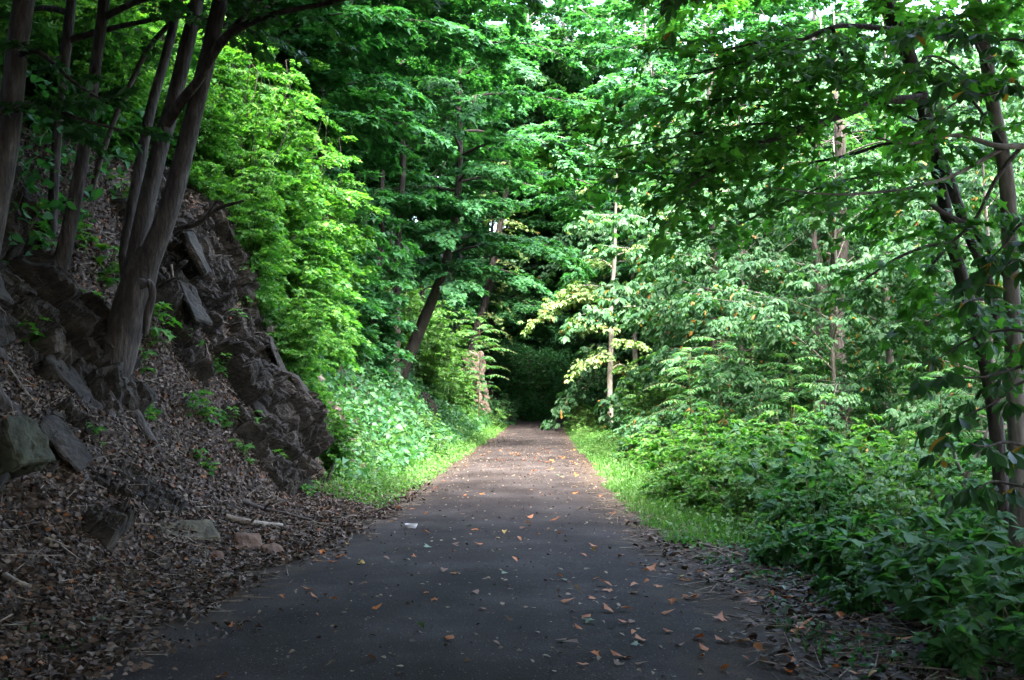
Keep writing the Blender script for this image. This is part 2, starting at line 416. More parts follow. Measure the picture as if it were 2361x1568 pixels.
def asphalt():
    m, nt, out = new_mat('worn_asphalt'); N = nt.nodes; K = nt.links
    tc = N.new('ShaderNodeTexCoord')
    n1 = N.new('ShaderNodeTexNoise'); n1.inputs['Scale'].default_value = .9; n1.inputs['Detail'].default_value = 7; n1.inputs['Roughness'].default_value = .6
    n2 = N.new('ShaderNodeTexNoise'); n2.inputs['Scale'].default_value = 85; n2.inputs['Detail'].default_value = 3
    vo = N.new('ShaderNodeTexVoronoi'); vo.inputs['Scale'].default_value = 24; vo.feature = 'F1'
    for n in (n1, n2, vo): K.new(tc.outputs['Object'], n.inputs['Vector'])
    r1 = ramp(nt, [(.32, (.0145, .0117, .0114)), (.5, (.026, .0218, .0215)), (.68, (.047, .0412, .0408))]); K.new(n1.outputs[0], r1.inputs[0])
    r2 = ramp(nt, [(.3, (.3, .3, .3)), (.5, (.95, .95, .95)), (.62, (1.3, 1.28, 1.25)), (.75, (2.8, 2.6, 2.4))]); K.new(n2.outputs[0], r2.inputs[0])
    mx = N.new('ShaderNodeMix'); mx.data_type = 'RGBA'; mx.blend_type = 'MULTIPLY'; mx.inputs[0].default_value = 1
    K.new(r1.outputs[0], mx.inputs[6]); K.new(r2.outputs[0], mx.inputs[7])
    r3 = ramp(nt, [(.0, (1, 1, 1)), (.07, (1, 1, 1)), (.12, (0, 0, 0))]); K.new(vo.outputs['Distance'], r3.inputs[0])
    m3 = N.new('ShaderNodeMix'); m3.data_type = 'RGBA'; K.new(r3.outputs[0], m3.inputs[0]); K.new(mx.outputs[2], m3.inputs[6]); m3.inputs[7].default_value = (.22, .19, .16, 1)
    # soil trodden and washed over the edges
    at_ = N.new('ShaderNodeAttribute'); at_.attribute_name = 'edge'
    n4 = N.new('ShaderNodeTexNoise'); n4.inputs['Scale'].default_value = 2.2; n4.inputs['Detail'].default_value = 9; n4.inputs['Roughness'].default_value = .7; K.new(tc.outputs['Object'], n4.inputs['Vector'])
    ad = N.new('ShaderNodeMath'); ad.operation = 'MULTIPLY_ADD'; ad.inputs[1].default_value = 1.5; K.new(n4.outputs[0], ad.inputs[0]); K.new(at_.outputs['Fac'], ad.inputs[2])
    r4 = ramp(nt, [(.0, (0, 0, 0)), (.62, (.0, .0, .0)), (.74, (1, 1, 1))])
    dv = N.new('ShaderNodeMath'); dv.operation = 'DIVIDE'; dv.inputs[1].default_value = 2.3; K.new(ad.outputs[0], dv.inputs[0]); K.new(dv.outputs[0], r4.inputs[0])
    rs_ = ramp(nt, [(.3, (.022, .016, .012)), (.6, (.055, .042, .032)), (.8, (.09, .072, .056))]); K.new(n2.outputs[0], rs_.inputs[0])
    m4 = N.new('ShaderNodeMix'); m4.data_type = 'RGBA'; K.new(r4.outputs[0], m4.inputs[0]); K.new(m3.outputs[2], m4.inputs[6]); K.new(rs_.outputs[0], m4.inputs[7])
    b = N.new('ShaderNodeBsdfPrincipled'); K.new(m4.outputs[2], b.inputs['Base Color']); b.inputs['Roughness'].default_value = .9; b.inputs['Specular IOR Level'].default_value = .12
    bp = N.new('ShaderNodeBump'); bp.inputs['Strength'].default_value = .6; bp.inputs['Distance'].default_value = .006
    K.new(n2.outputs[0], bp.inputs['Height']); K.new(bp.outputs[0], b.inputs['Normal']); K.new(b.outputs[0], out.inputs[0])
    return m
M['asphalt'] = asphalt()

# ------------------------------------------------------------------ ground and path
def spaced(lo, hi, dense_lo, dense_hi, fine, growth=1.12):
    a = list(np.arange(dense_lo, dense_hi, fine)); st = fine; x = a[0]
    while x > lo: st = min(st*growth, 6); x -= st; a.insert(0, x)
    st = fine; x = a[-1]
    while x < hi: st = min(st*growth, 6); x += st; a.append(x)
    return np.array(a)
gx = spaced(-110, 130, -8, 5, .13); gy = spaced(-60, 220, 4, 30, .16, 1.06)
GX, GY = np.meshgrid(gx, gy); GZ = ground(GX, GY)
n0, n1 = len(gx), len(gy)
i = (np.arange(n1-1)[:, None]*n0+np.arange(n0-1)[None]).ravel()
me = mesh('ground', np.stack([GX, GY, GZ], -1), np.stack([i, i+1, i+n0+1, i+n0], -1), None, [M['soil']])
tag(obj('ground', me), kind='structure')

cl = []
for y in np.arange(-12, YB, .25): cl.append((XA+XB*y, y, 1, -XB, y))
for a in np.linspace(0, PI/2, 60): cl.append((CX-RB*math.cos(a), CY+RB*math.sin(a), math.cos(a), -math.sin(a), 60))
for x in np.arange(CX+.4, CX+40, .5): cl.append((x, CY+RB, 0, -1, 80))
cl = np.array(cl); m = len(cl)
hw = halfw(cl[:, 4])
wob = lambda s: .16*fbm(p2(np.arange(m)*.19, np.full(m, s)), 3, s)
cols = np.linspace(-1, 1, 13)
PV = []
for c in cols:
    u = c*(hw+.1+(wob(1.) if c < 0 else wob(9.))*abs(c)**3)
    PV.append(np.stack([cl[:, 0]+cl[:, 2]*u, cl[:, 1]+cl[:, 3]*u, .006+.03*(1-c*c)+0*u], 1))
PV = np.stack(PV, 1)
PV[..., 2] += np.maximum(0, ground(PV[..., 0], PV[..., 1])-.0)
k = len(cols); i = (np.arange(m-1)[:, None]*k+np.arange(k-1)[None]).ravel()
pm = mesh('path', PV, np.stack([i, i+1, i+k+1, i+k], -1), None, [M['asphalt']])
ea = pm.attributes.new('edge', 'FLOAT', 'POINT'); ea.data.foreach_set('value', np.tile(np.abs(cols), m).astype(np.float32))
tag(obj('path', pm), kind='structure')

# ------------------------------------------------------------------ rocks
def slab(g, c, ax, hs, seed, res=.07, rough=.10, joint=.35, plate=.12):
    """one weathered block: box grid with worn corners, cross joints and thin bedding steps"""
    n = [max(3, int(2*h/res)) for h in hs]
    c = np.asarray(c, float); ax = np.asarray(ax, float)
    for a in range(3):
        b, d = (a+1) % 3, (a+2) % 3
        for sg in (-1, 1):
            s = np.linspace(-1, 1, n[b]+1); t = np.linspace(-1, 1, n[d]+1)
            S, T = np.meshgrid(s, t, indexing='ij')
            q = np.zeros(S.shape+(3,)); q[..., a] = sg; q[..., b] = S; q[..., d] = T
            # round the corners slightly (superellipsoid)
            e = 9.0; nm = (np.abs(q)**e).sum(-1, keepdims=True)**(1/e); q = q/nm
            loc = q*np.asarray(hs)
            w = loc@ax+c
            bed = loc[..., 0]+.03*fbm(w*1.7, 2, seed)
            lay = np.floor(bed/plate)
            hsh = _h(np.stack([lay, lay*0+seed, np.floor((loc[..., 2]+.2*_h(np.stack([lay, lay, lay], -1)))/joint)], -1), seed)
            shift = (hsh[..., None]-.5)*.35*plate*np.array([.5, 1.3, 1.0])
            loc2 = loc*(1+0*hsh[..., None])-np.sign(loc)*np.abs(shift)*np.array([.3, 1, .7])
            dirn = nrmz(loc2/np.asarray(hs)**1.0)
            dsp = rough*(fbm(w*2.6, 4, seed)*.6+fbm(w*9, 3, seed+5)*.22)
            loc2 = loc2+dirn*dsp[..., None]
            v = loc2@ax+c
            m0, m1 = S.shape
            i = (np.arange(m0-1)[:, None]*m1+np.arange(m1-1)[None]).ravel()
            quad = np.stack([i, i+m1, i+m1+1, i+1], -1)
            if sg < 0: quad = quad[:, ::-1]
            g.add(v.reshape(-1, 3), quad)
def frame(tilt, yaw):
    """bedding normal (axis 0) tipped up by tilt, horizontal strike (axis 1), up-dip (axis 2)"""
    n = np.array([math.cos(tilt)*math.cos(yaw), math.cos(tilt)*math.sin(yaw), math.sin(tilt)])
    s = np.array([-math.sin(yaw), math.cos(yaw), 0]); u = np.cross(n, s)
    return np.stack([n, s, u])
def rock(name, label, blocks, mat, cat='rock', group=None, smooth=False):
    g = Geo()
    for b in blocks: slab(g, *b[:4], **b[4])
    V = np.concatenate(g.v); o0 = np.array([V[:, 0].mean(), V[:, 1].mean(), V[:, 2].min()])
    g.v = [v-o0 for v in g.v]
    o = obj(name, g.mesh(name, [mat], smooth)); o.location = o0
    return tag(o, label, cat, group)
rs = np.random.default_rng(21)
def strata_rock(name, label, y0, y1, u0, u1, amp, plate, joint, slant, mat, seed, res=.019, bias=.0, dens=1.0, ragged=.25):
    """bedded rock breaking out of the bank: ribs of plates running up the slope, cut by joints"""
    ys = np.arange(y0, y1, res); us = np.linspace(u0, u1, int((u1-u0)*2.6/res))
    Y, U = np.meshgrid(ys, us, indexing='ij')
    X = XA+XB*Y-halfw(Y)-U
    Z = ground(X, Y, False)
    nx = np.gradient(Z, axis=1)/np.gradient(X, axis=1)
    n = nrmz(np.stack([-nx, -.25+0*nx, np.ones_like(nx)], -1))
    p = np.stack([X, Y, Z], -1)
    s = np.concatenate([np.zeros((len(ys), 1)), np.cumsum(np.hypot(np.diff(X, axis=1), np.diff(Z, axis=1)), 1)], 1)
    w1 = .12*fbm(p*1.1, 3, seed); w2 = .07*fbm(p*2.3, 3, seed+11)
    q = Y*math.cos(slant)+s*math.sin(slant)+w1
    r_ = -Y*math.sin(slant)+s*math.cos(slant)+w2
    z0 = np.zeros_like(q)
    def blocks(wq, wr, sd):
        """irregular joint blocks: columns across the bed, cut at uneven heights; returns block value and distance to the block edge"""
        c = np.floor(q/wq); cf = q/wq-c
        hr = wr*(.6+.9*_h(np.stack([c, z0, z0+sd], -1), seed))
        b = r_/hr+7*_h(np.stack([c, z0+1, z0+sd], -1), seed); bb = np.floor(b); bf = b-bb
        val = _h(np.stack([c, bb, z0+sd], -1), seed)
        tl = _h(np.stack([c, bb, z0+sd+20], -1), seed)-.5; tm = _h(np.stack([c, bb, z0+sd+30], -1), seed)-.5
        ed = np.minimum(np.minimum(cf, 1-cf)*wq, np.minimum(bf, 1-bf)*hr)
        return val+.5*tl*(cf-.5)+.6*tm*(bf-.5), ed
    v1, e1 = blocks(joint, joint*1.9, 1); v2, e2 = blocks(joint*.42, joint*.9, 2); v3, e3 = blocks(joint*.15, joint*.42, 3)
    d = amp*(.75*v1+.35*v2+.14*v3-.35)+amp*.5*fbm(p*.8, 2, seed+9)
    d = d-.07*np.clip(1-e1/.03, 0, 1)-.04*np.clip(1-e2/.02, 0, 1)+.03*fbm(p*5, 4, seed+1)+.014*fbm(p*17, 2, seed+3)+bias
    f = lambda a, b, c: np.clip((a-b)/c, 0, 1)
    e = np.minimum(np.minimum(f(Y, y0, .5), f(-Y, -y1, .35)), np.minimum(f(U, u0, .2), f(-U, -u1, .4)))+ragged*fbm(p*1.3, 3, seed+6)-.6*max(0, ragged-.25)
    ee = np.clip(e*2, 0, 1)
    d = d*ee-.5*(1-ee)
    v = p+n*d[..., None]+.012*np.stack([fbm(p*11, 2, seed+k) for k in range(3)], -1)
    m1 = len(us); i = (np.arange(len(ys)-1)[:, None]*m1+np.arange(m1-1)[None]).ravel()
    g = Geo(); g.add(v, np.stack([i, i+1, i+m1+1, i+m1], -1))
    r = np.random.default_rng(seed+50)
    ok = np.argwhere(ee > .8)
    for k in range(int(len(ok)*res*res/2.2*2.4*dens)):
        a, b = ok[r.integers(len(ok))]
        nn = nrmz(n[a, b]+r.normal(0, .16, 3)); st = nrmz(np.cross(UP, nn)+.0); dn = np.cross(nn, st)
        th, wl, hl = plate*r.uniform(.10, .4), joint*r.uniform(.2, .6), joint*r.uniform(.2, 1.0)
        an = r.normal(slant, .25); a1 = st*math.cos(an)+dn*math.sin(an); a2 = np.cross(nn, a1)
        slab(g, v[a, b]-nn*(th*r.uniform(-.3, .7)-plate*r.uniform(-.5, .9)), np.stack([nn, a1, a2]), (th, wl, hl), int(seed*97+k), res=.035, rough=.07, joint=joint*.3, plate=plate*.25)
    V = np.concatenate(g.v); o0 = V.mean(0); o0[2] = V[:, 2].min()
    g.v = [x-o0 for x in g.v]
    o = obj(name, g.mesh(name, [mat], False)); o.location = o0
    return tag(o, label, 'rock')
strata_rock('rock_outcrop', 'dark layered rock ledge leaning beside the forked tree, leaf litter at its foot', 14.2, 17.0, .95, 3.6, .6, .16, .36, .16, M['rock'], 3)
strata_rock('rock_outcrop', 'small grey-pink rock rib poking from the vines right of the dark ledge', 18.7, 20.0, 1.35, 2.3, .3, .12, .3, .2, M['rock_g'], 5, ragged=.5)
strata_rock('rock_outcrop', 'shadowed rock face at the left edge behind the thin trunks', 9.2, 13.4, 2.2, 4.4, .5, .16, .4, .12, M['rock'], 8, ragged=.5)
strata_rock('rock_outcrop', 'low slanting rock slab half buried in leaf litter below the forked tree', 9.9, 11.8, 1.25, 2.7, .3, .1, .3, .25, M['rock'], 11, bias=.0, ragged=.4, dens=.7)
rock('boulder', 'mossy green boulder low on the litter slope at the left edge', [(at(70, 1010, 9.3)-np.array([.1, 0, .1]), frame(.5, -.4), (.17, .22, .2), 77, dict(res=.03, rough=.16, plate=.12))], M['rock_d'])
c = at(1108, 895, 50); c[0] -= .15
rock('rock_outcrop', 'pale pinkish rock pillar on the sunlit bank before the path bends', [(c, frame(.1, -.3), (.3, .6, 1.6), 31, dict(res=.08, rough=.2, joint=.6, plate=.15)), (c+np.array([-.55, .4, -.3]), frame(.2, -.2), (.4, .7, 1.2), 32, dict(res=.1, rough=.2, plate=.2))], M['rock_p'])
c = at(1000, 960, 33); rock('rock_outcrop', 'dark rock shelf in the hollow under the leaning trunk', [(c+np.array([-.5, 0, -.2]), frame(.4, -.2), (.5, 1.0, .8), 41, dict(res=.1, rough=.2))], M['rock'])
def on_ground(X, Y):
    """where the photo ray meets the ground"""
    for d in np.arange(4.5, 70, .04):
        p = at(X, Y, d)
        if p[2] <= ground(p[0], p[1]): return p
    return at(X, Y, 60)
for X, Y, hs, mk, lb in ((430, 1222, (.07, .3, .15), 'rock_m', 'flat yellowish mossy slab lying on the litter left of the path'),
                         (572, 1252, (.09, .13, .11), 'rock_o', 'blocky brown stone at the foot of the litter slope'),
                         (628, 1270, (.06, .1, .1), 'rock_o', 'small rusty orange stone nearest the asphalt edge'),
                         (465, 1272, (.03, .06, .07), 'rock_m', 'small cream stone just below the mossy slab'),
                         (500, 1280, (.03, .04, .06), 'rock_o', 'little brown pointed stone between the cream stone and rusty stone')):
    p = on_ground(X, Y+12); p[2] += hs[0]*.1
    rock('stone', lb, [(p, frame(.95, -1.2+rs.uniform(-.4, .4)), hs, int(X), dict(res=.02, rough=.06, joint=.2, plate=.05))], M[mk], 'stone', 'loose stones at the foot of the left slope')

# ------------------------------------------------------------------ explicit trees
def P_(pts, d, d1=None):
    d1 = d if d1 is None else d1
    return np.array([at(x, y, d+(d1-d)*k/max(1, len(pts)-1)) for k, (x, y, *_) in enumerate(pts)])
def Rw(pts, d, d1=None):
    d1 = d if d1 is None else d1
    return np.array([wid(w, d+(d1-d)*k/max(1, len(pts)-1))/2 for k, (_, _, w) in enumerate(pts)])
class Tree:
    def __init__(self, name, base, label, cat='tree', group=None):
        self.o = empty(name, base, label, cat, group); self.b = np.asarray(base, float)
        self.g = Geo(); self.L = Leaves(); self.n = 0; self.tips = []
    def stem(self, pts, d, d1=None, mat='bark', part=None, ext=0, sides=14, rough=.10):
        p = P_(pts, d, d1); r = Rw(pts, d, d1)
        if ext:
            dv = nrmz(p[-1]-p[-2]); bend = np.array([0, 0, 1.])
            for k in range(1, 4):
                p = np.r_[p, [p[-1]+(dv*(1-.12*k)+bend*.12*k)*ext/3]]; r = np.r_[r, [r[-1]*.72]]
        p = p-self.b
        if part:
            g = Geo(); tube(g, p, r, max(6, sides-4), 4, rough, self.n+3); obj(part, g.mesh(part, [M[mat]]), self.o)
        else:
            tube(self.g, p, r, sides, 5, rough, self.n+1)
        self.n += 1
        return p
    def crown_limbs(self, p, n, f0, length, size, per, az=None, sub=1.3, rise=.35, droop=.3, every=.5, mode='single'):
        """leafy limbs from the upper part of a stem"""
        c = catmull(p, 6); m = len(c)
        for k in range(n):
            j = int((f0+(1-f0)*(k+.5)/n)*(m-1))
            a = k*2.4+R.uniform(-.4, .4) if az is None else az+R.uniform(-1.0, 1.0)
            ll = length*R.uniform(.7, 1.2)
            lp = limb_pts(c[j], a, ll, rise, droop)
            tube(self.g, lp, np.linspace(.045, .008, 6), 5, 2)
            st, d, l = limb_side(lp, ll, every, sub)
            twigs(self.g, st, st+nrmz(d)*l[:, None]*.75, .007, .002)
            sprays(self.L, st, d, l, per, size, mode=mode)
    def leafy(self, p, size, per, every=.3, sub=.9, t0=.2, mode='single', ang=.9, flat=.45, width=.6, droop=.3):
        ln = np.linalg.norm(np.diff(p, axis=0), axis=1).sum()
        st, d, l = limb_side(p, ln, every, sub, t0=t0, ang=ang)
        d[:, 2] += R.normal(-.1, .45, len(d)); l = l*R.uniform(.6, 1.5, len(l))
        twigs(self.g, st, st+nrmz(d)*l[:, None]*.8, .005, .0015)
        sprays(self.L, st, d, l, per, size, mode=mode, flat=flat, width=width, droop=droop)
    def roots(self, n, r, spread, seed=0):
        rr = np.random.default_rng(seed)
        for k in range(n):
            a = k*2*PI/n+rr.uniform(-.4, .4); q = []
            for f in (0, .25, .5, .75, 1):
                x, y = self.b[0]+math.cos(a)*spread*f, self.b[1]+math.sin(a)*spread*f+rr.normal(0, .04)
                z = float(ground(x, y))+r*(1.6*(1-f)**2.5)-.05*f
                q.append((x-self.b[0], y-self.b[1], z-self.b[2]))
            q[0] = (q[0][0], q[0][1], max(q[0][2], r*1.2)); tube(self.g, q, r*np.array([.75, .6, .42, .28, .12]), 7, 3, .15, k)
    def done(self, bmat, tmpl, lmat, twig='trunk'):
        obj(twig, self.g.mesh(twig, [M[bmat]]), self.o)
        if self.L.count(): obj('crown', self.L.mesh('crown', tmpl, M[lmat]), self.o)
        return self.o

# forked tree on the left
D0 = float(on_ground(245, 905)[1])
b = at(240, 890, D0); b[2] -= .25
t = Tree('maple_tree', b, 'dark forked tree with three leaning stems, rooted on the left litter slope')
t.stem([(222, 960, 115), (250, 880, 92), (292, 740, 82), (316, 660, 78), (332, 610, 66), (342, 575, 46)], D0, rough=.06)
s1 = t.stem([(322, 655, 54), (349, 585, 52), (387, 490, 48), (422, 360, 43), (450, 250, 40), (472, 160, 38), (508, 0, 35)], D0, D0-.3, ext=6.5, rough=.06)
s2 = t.stem([(308, 650, 50), (316, 585, 45), (332, 500, 41), (368, 340, 38), (400, 235, 36), (434, 90, 33), (455, 0, 31)], D0+.15, D0+.4, ext=6, rough=.06)
s3 = t.stem([(292, 640, 30), (290, 570, 28), (312, 440, 26), (346, 260, 24), (382, 130, 22), (418, -20, 20)], D0+.3, D0+1, ext=5, rough=.06)
q = t.stem([(385, 285, 30), (420, 232, 24), (462, 180, 22), (510, 98, 21), (560, 60, 18), (650, 28, 14), (790, -2, 11), (900, -60, 8)], D0-.1, D0-1.2, part='limb')
q2 = t.stem([(500, 112, 18), (545, 58, 15), (595, -5, 13), (640, -70, 10)], D0-.3, D0-.8, part='limb')
t.stem([(415, 524, 11), (450, 518, 12), (480, 497, 11), (510, 478, 9), (562, 463, 5)], D0-.4, D0-.8, part='dead_branch')
t.stem([(478, 500, 9), (490, 478, 7), (503, 462, 4)], D0-.6, D0-.7, part='dead_branch')
t.stem([(322, 655, 26), (345, 655, 20), (352, 680, 17), (342, 720, 20), (335, 770, 14)], D0-.3, D0-.2, part='root')
for sp, n_ in ((s1, 9), (s2, 8), (s3, 7)):
    t.crown_limbs(sp, n_, .7, 2.3, .13, 120, sub=1.3)
for sp, n_ in ((s1, 6), (s2, 4)):
    t.crown_limbs(sp, n_, .72, 5.4, .14, 120, az=-.75, sub=1.8, rise=.3, droop=.25)
t.leafy(q[3:], .11, 85, .35, .7, .25)
t.leafy(q2, .11, 80, .35, .6, .3)
t.roots(6, .2, 1.0, 3)
t.done('bark', 'maple_s', 'maple_d')

# thin trunk left of it
D1 = float(on_ground(118, 700)[1])
b = at(120, 690, D1)
t = Tree('sapling_tree', b, 'slim dark trunk rising left of the forked tree in front of the rock face')
t.roots(5, .1, .6, 4)
p = t.stem([(105, 720, 46), (130, 640, 40), (160, 520, 34), (190, 365, 29), (213, 210, 26), (240, 0, 24)], D1, D1-.2, ext=5)
t.crown_limbs(p, 10, .6, 2.8, .11, 110, sub=1.1)
t.done('bark', 'maple_s', 'maple_d')
D4 = float(on_ground(-75, 800)[1])
b = at(-60, 770, D4)
t = Tree('maple_tree', b, 'thick dark trunk cut by the left picture edge, leaning right')
t.roots(5, .15, .8, 6)
p = t.stem([(-75, 800, 70), (-40, 620, 62), (0, 420, 55), (22, 280, 52), (40, 110, 48), (55, 0, 46)], D4, D4, ext=5)
pp = t.stem([(22, 260, 18), (90, 235, 13), (170, 270, 10), (280, 300, 6)], D4, D4-.7, part='limb')
t.leafy(pp, .12, 110, .22, .5, .1)
pp = t.stem([(35, 130, 16), (90, 120, 12), (170, 190, 8), (250, 240, 5)], D4, D4-.9, part='limb')
t.leafy(pp, .12, 110, .22, .45, .1)
t.crown_limbs(p, 9, .72, 3.2, .12, 120, sub=1.2)
t.done('bark', 'maple_s', 'maple_d')
D2 = float(on_ground(118, 535)[1])
b = at(120, 520, D2)
t = Tree('sapling_tree', b, 'small crooked tree with a side branch high at the left, above the rock face')
p = t.stem([(118, 540, 24), (130, 330, 22), (143, 210, 20), (150, 130, 24), (165, 0, 22)], D2, D2, ext=4)
t.stem([(148, 130, 14), (120, 142, 13), (92, 160, 10)], D2, D2-.3, part='dead_branch')
t.crown_limbs(p, 8, .45, 2.2, .11, 110, sub=1.0)
t.done('bark', 'maple_s', 'maple_d')
D3 = float(on_ground(205, 465)[1])
b = at(215, 430, D3)
t = Tree('sapling_tree', b, 'thin arching dark sapling seen between the left trunks')
p = t.stem([(205, 470, 13), (228, 380, 13), (262, 280, 12), (300, 195, 12), (340, 115, 12), (385, 62, 12), (430, 20, 10)], D3, D3-.5, ext=2)
t.leafy(p[4:], .11, 90, .3, .7, .2)
t.done('bark_d', 'maple_s', 'maple')

# right foreground trees
b = at(2318, 1330, 10.2)
t = Tree('maple_tree', b, 'leaning slim dark tree at right with long low boughs reaching over the path')
p = t.stem([(2318, 1340, 40), (2310, 1150, 36), (2290, 930, 34), (2258, 775, 32), (2220, 650, 30), (2191, 540, 29), (2174, 450, 30), (2154, 350, 32), (2134, 260, 34), (2101, 150, 36), (2074, 75, 38), (2041, 0, 40)], 10.2, 10.6, ext=5, sides=10)
t.stem([(2160, 345, 22), (2190, 415, 24), (2207, 467, 24), (2240, 560, 22), (2290, 680, 20), (2300, 800, 18)], 10.4, 9.9, part='limb')
q = t.stem([(2125, 228, 24), (2070, 230, 19), (2020, 233, 18), (1975, 254, 17), (1900, 280, 15), (1840, 296, 14), (1790, 312, 13), (1720, 336, 11), (1650, 362, 9), (1590, 385, 6)], 10.4, 9.6, part='limb', rough=.2)
t.leafy(q[3:], .10, 62, .16, .75, .05); t.leafy(q[5:], .10, 60, .2, .6, .05)
q = t.stem([(1905, 285, 12), (1840, 305, 10), (1760, 330, 9), (1690, 358, 8), (1590, 430, 5)], 9.9, 9.0, part='limb')
t.leafy(q, .10, 62, .16, .7, .1)
q = t.stem([(2080, 72, 18), (2036, 66, 14), (1975, 60, 12), (1920, 63, 11), (1855, 90, 10), (1785, 120, 8), (1740, 135, 6), (1620, 165, 4)], 10.5, 9.5, part='limb')
t.leafy(q, .10, 70, .15, .8, .1); t.leafy(q[3:], .10, 60, .2, .7, .05)
q = t.stem([(1920, 65, 9), (1945, 135, 8), (1986, 196, 7), (2026, 231, 7), (2126, 286, 6), (2176, 318, 5)], 9.9, 9.4, part='limb')
t.leafy(q, .10, 85, .2, .6, .1)
q = t.stem([(2140, 330, 12), (2050, 330, 9), (1950, 360, 8), (1850, 380, 6), (1740, 420, 4)], 10.4, 11.2, part='limb')
t.leafy(q, .10, 62, .16, .8, .1)
q = t.stem([(2190, 560, 12), (2130, 570, 9), (2060, 600, 7), (2000, 640, 5)], 10.3, 10.0, part='limb')
t.leafy(q, .10, 75, .15, .6, .05)
for a in (((2160, 345), (2050, 395), (1930, 420), (1800, 470), (1660, 540)), ((2110, 190), (1980, 165), (1820, 195), (1690, 225), (1540, 240)), ((1720, 336), (1680, 375), (1600, 400), (1470, 395), (1340, 380)), ((1840, 297), (1760, 285), (1650, 300), (1540, 320), (1400, 345)), ((1855, 90), (1760, 95), (1640, 120), (1520, 110))):
    q = t.stem([(x, y, 8-1.4*k) for k, (x, y) in enumerate(a)], 10.1, 9.7, part='limb')
    t.leafy(q, .10, 58, .16, .75, .08)
t.crown_limbs(p, 7, .8, 4.6, .12, 120, az=2.5, sub=1.8, rise=.4, droop=.2)
t.crown_limbs(p, 7, .78, 2.0, .11, 130, sub=1.3)
t.done('bark_d', 'maple_s', 'maple_t')

b = at(2350, 1330, 9.2)
t = Tree('maple_tree', b, 'straight grey mottled trunk close to the right picture edge')
p = t.stem([(2352, 1340, 52), (2350, 1200, 46), (2345, 1000, 43), (2337, 783, 40), (2332, 653, 37), (2327, 527, 35), (2322, 427, 34), (2307, 326, 32), (2287, 226, 31), (2272, 125, 30), (2247, 0, 30)], 9.2, 9.4, ext=5, sides=12, mat='bark_g')
t.stem([(2375, 336, 16), (2297, 336, 13), (2206, 311, 9), (2101, 331, 7), (2020, 318, 4)], 9.3, 9.0, part='limb', mat='bark_g')
q = t.stem([(2306, 346, 11), (2226, 391, 9), (2166, 416, 8), (2076, 437, 7), (1975, 447, 6), (1895, 447, 5), (1775, 432, 3)], 9.3, 8.6, part='limb', mat='bark_g')
t.leafy(q[2:], .10, 60, .22, .5, .1)
q = t.stem([(2352, 341, 11), (2297, 412, 10), (2262, 482, 9), (2237, 522, 9), (2200, 555, 7), (2150, 610, 5)], 9.3, 8.9, part='limb', mat='bark_d')
t.leafy(q, .10, 80, .25, .5, .3)
q = t.stem([(2116, 447, 9), (2176, 492, 12), (2242, 527, 15), (2267, 562, 17), (2300, 600, 19), (2330, 650, 22)], 8.9, 9.3, part='limb', mat='bark_d')
t.leafy(q[::-1], .10, 70, .25, .5, .3)
for a in (((2290, 230), (2200, 150), (2140, 130), (2100, 170)), ((2280, 160), (2230, 70), (2180, 40), (2130, 60)), ((2310, 330), (2240, 230), (2200, 240), (2150, 280)), ((2335, 700), (2250, 690), (2180, 720), (2120, 760))):
    q = t.stem([(x, y, 9-2*k) for k, (x, y) in enumerate(a)], 9.3, 8.4, part='limb', mat='bark_d')
    t.leafy(q, .11, 70, .16, .6, .1)
t.crown_limbs(p, 9, .78, 2.0, .11, 120, sub=1.2)
t.done('bark_g', 'maple_s', 'maple_t')

# big-leaved tree mostly beyond the right edge
b = np.array([4.05, 7.0, float(ground(4.05, 7.0))])
t = Tree('broadleaf_tree', b, 'big-leaved dark tree at the right edge, large drooping leaves with a few orange ones')
g0 = Geo()
tp = np.array([[0, 0, -.3], [-.05, .02, 1.2], [-.45, .1, 2.5], [-.62, .15, 3.8], [-.7, .2, 5.5], [-.6, .2, 7.5], [-.5, .3, 9]])
tube(t.g, tp, [.09, .08, .07, .06, .055, .04, .02], 9, 4, .08, 5)
for a, d0_, d1_ in ((((2420, 820), (2340, 850), (2260, 870), (2150, 870)), 7, 6.6), (((2430, 900), (2360, 880), (2290, 930), (2220, 960)), 7, 6.8), (((2420, 780), (2330, 760), (2240, 780), (2160, 830)), 7.2, 7.4),
                    (((2420, 1050), (2330, 1020), (2270, 1030), (2230, 1020)), 7, 6.6), (((2420, 120), (2340, 90), (2260, 100), (2180, 80)), 7.2, 7), (((2420, 240), (2350, 200), (2270, 220), (2220, 200)), 7.2, 6.8),
                    (((2420, 480), (2350, 520), (2320, 560), (2280, 600)), 7, 6.8), (((2400, 640), (2350, 600), (2310, 620), (2260, 660)), 7, 6.8), (((2420, 1130), (2350, 1120), (2290, 1110), (2250, 1130)), 7, 6.7)):
    q = P_(a, d0_, d1_)-t.b
    tube(t.g, q, [.014, .01, .007, .004], 5, 4)
    st, dd, l = limb_side(q, 1.0, .2, .32, t0=.05, ang=.8)
    sprays(t.L, st, dd, l, 50, .125, mode='palm', flat=.35)
t.crown_limbs(tp, 10, .6, 2.8, .16, 110, sub=1.2, mode='palm')
t.done('bark_d', 'obov', 'big')

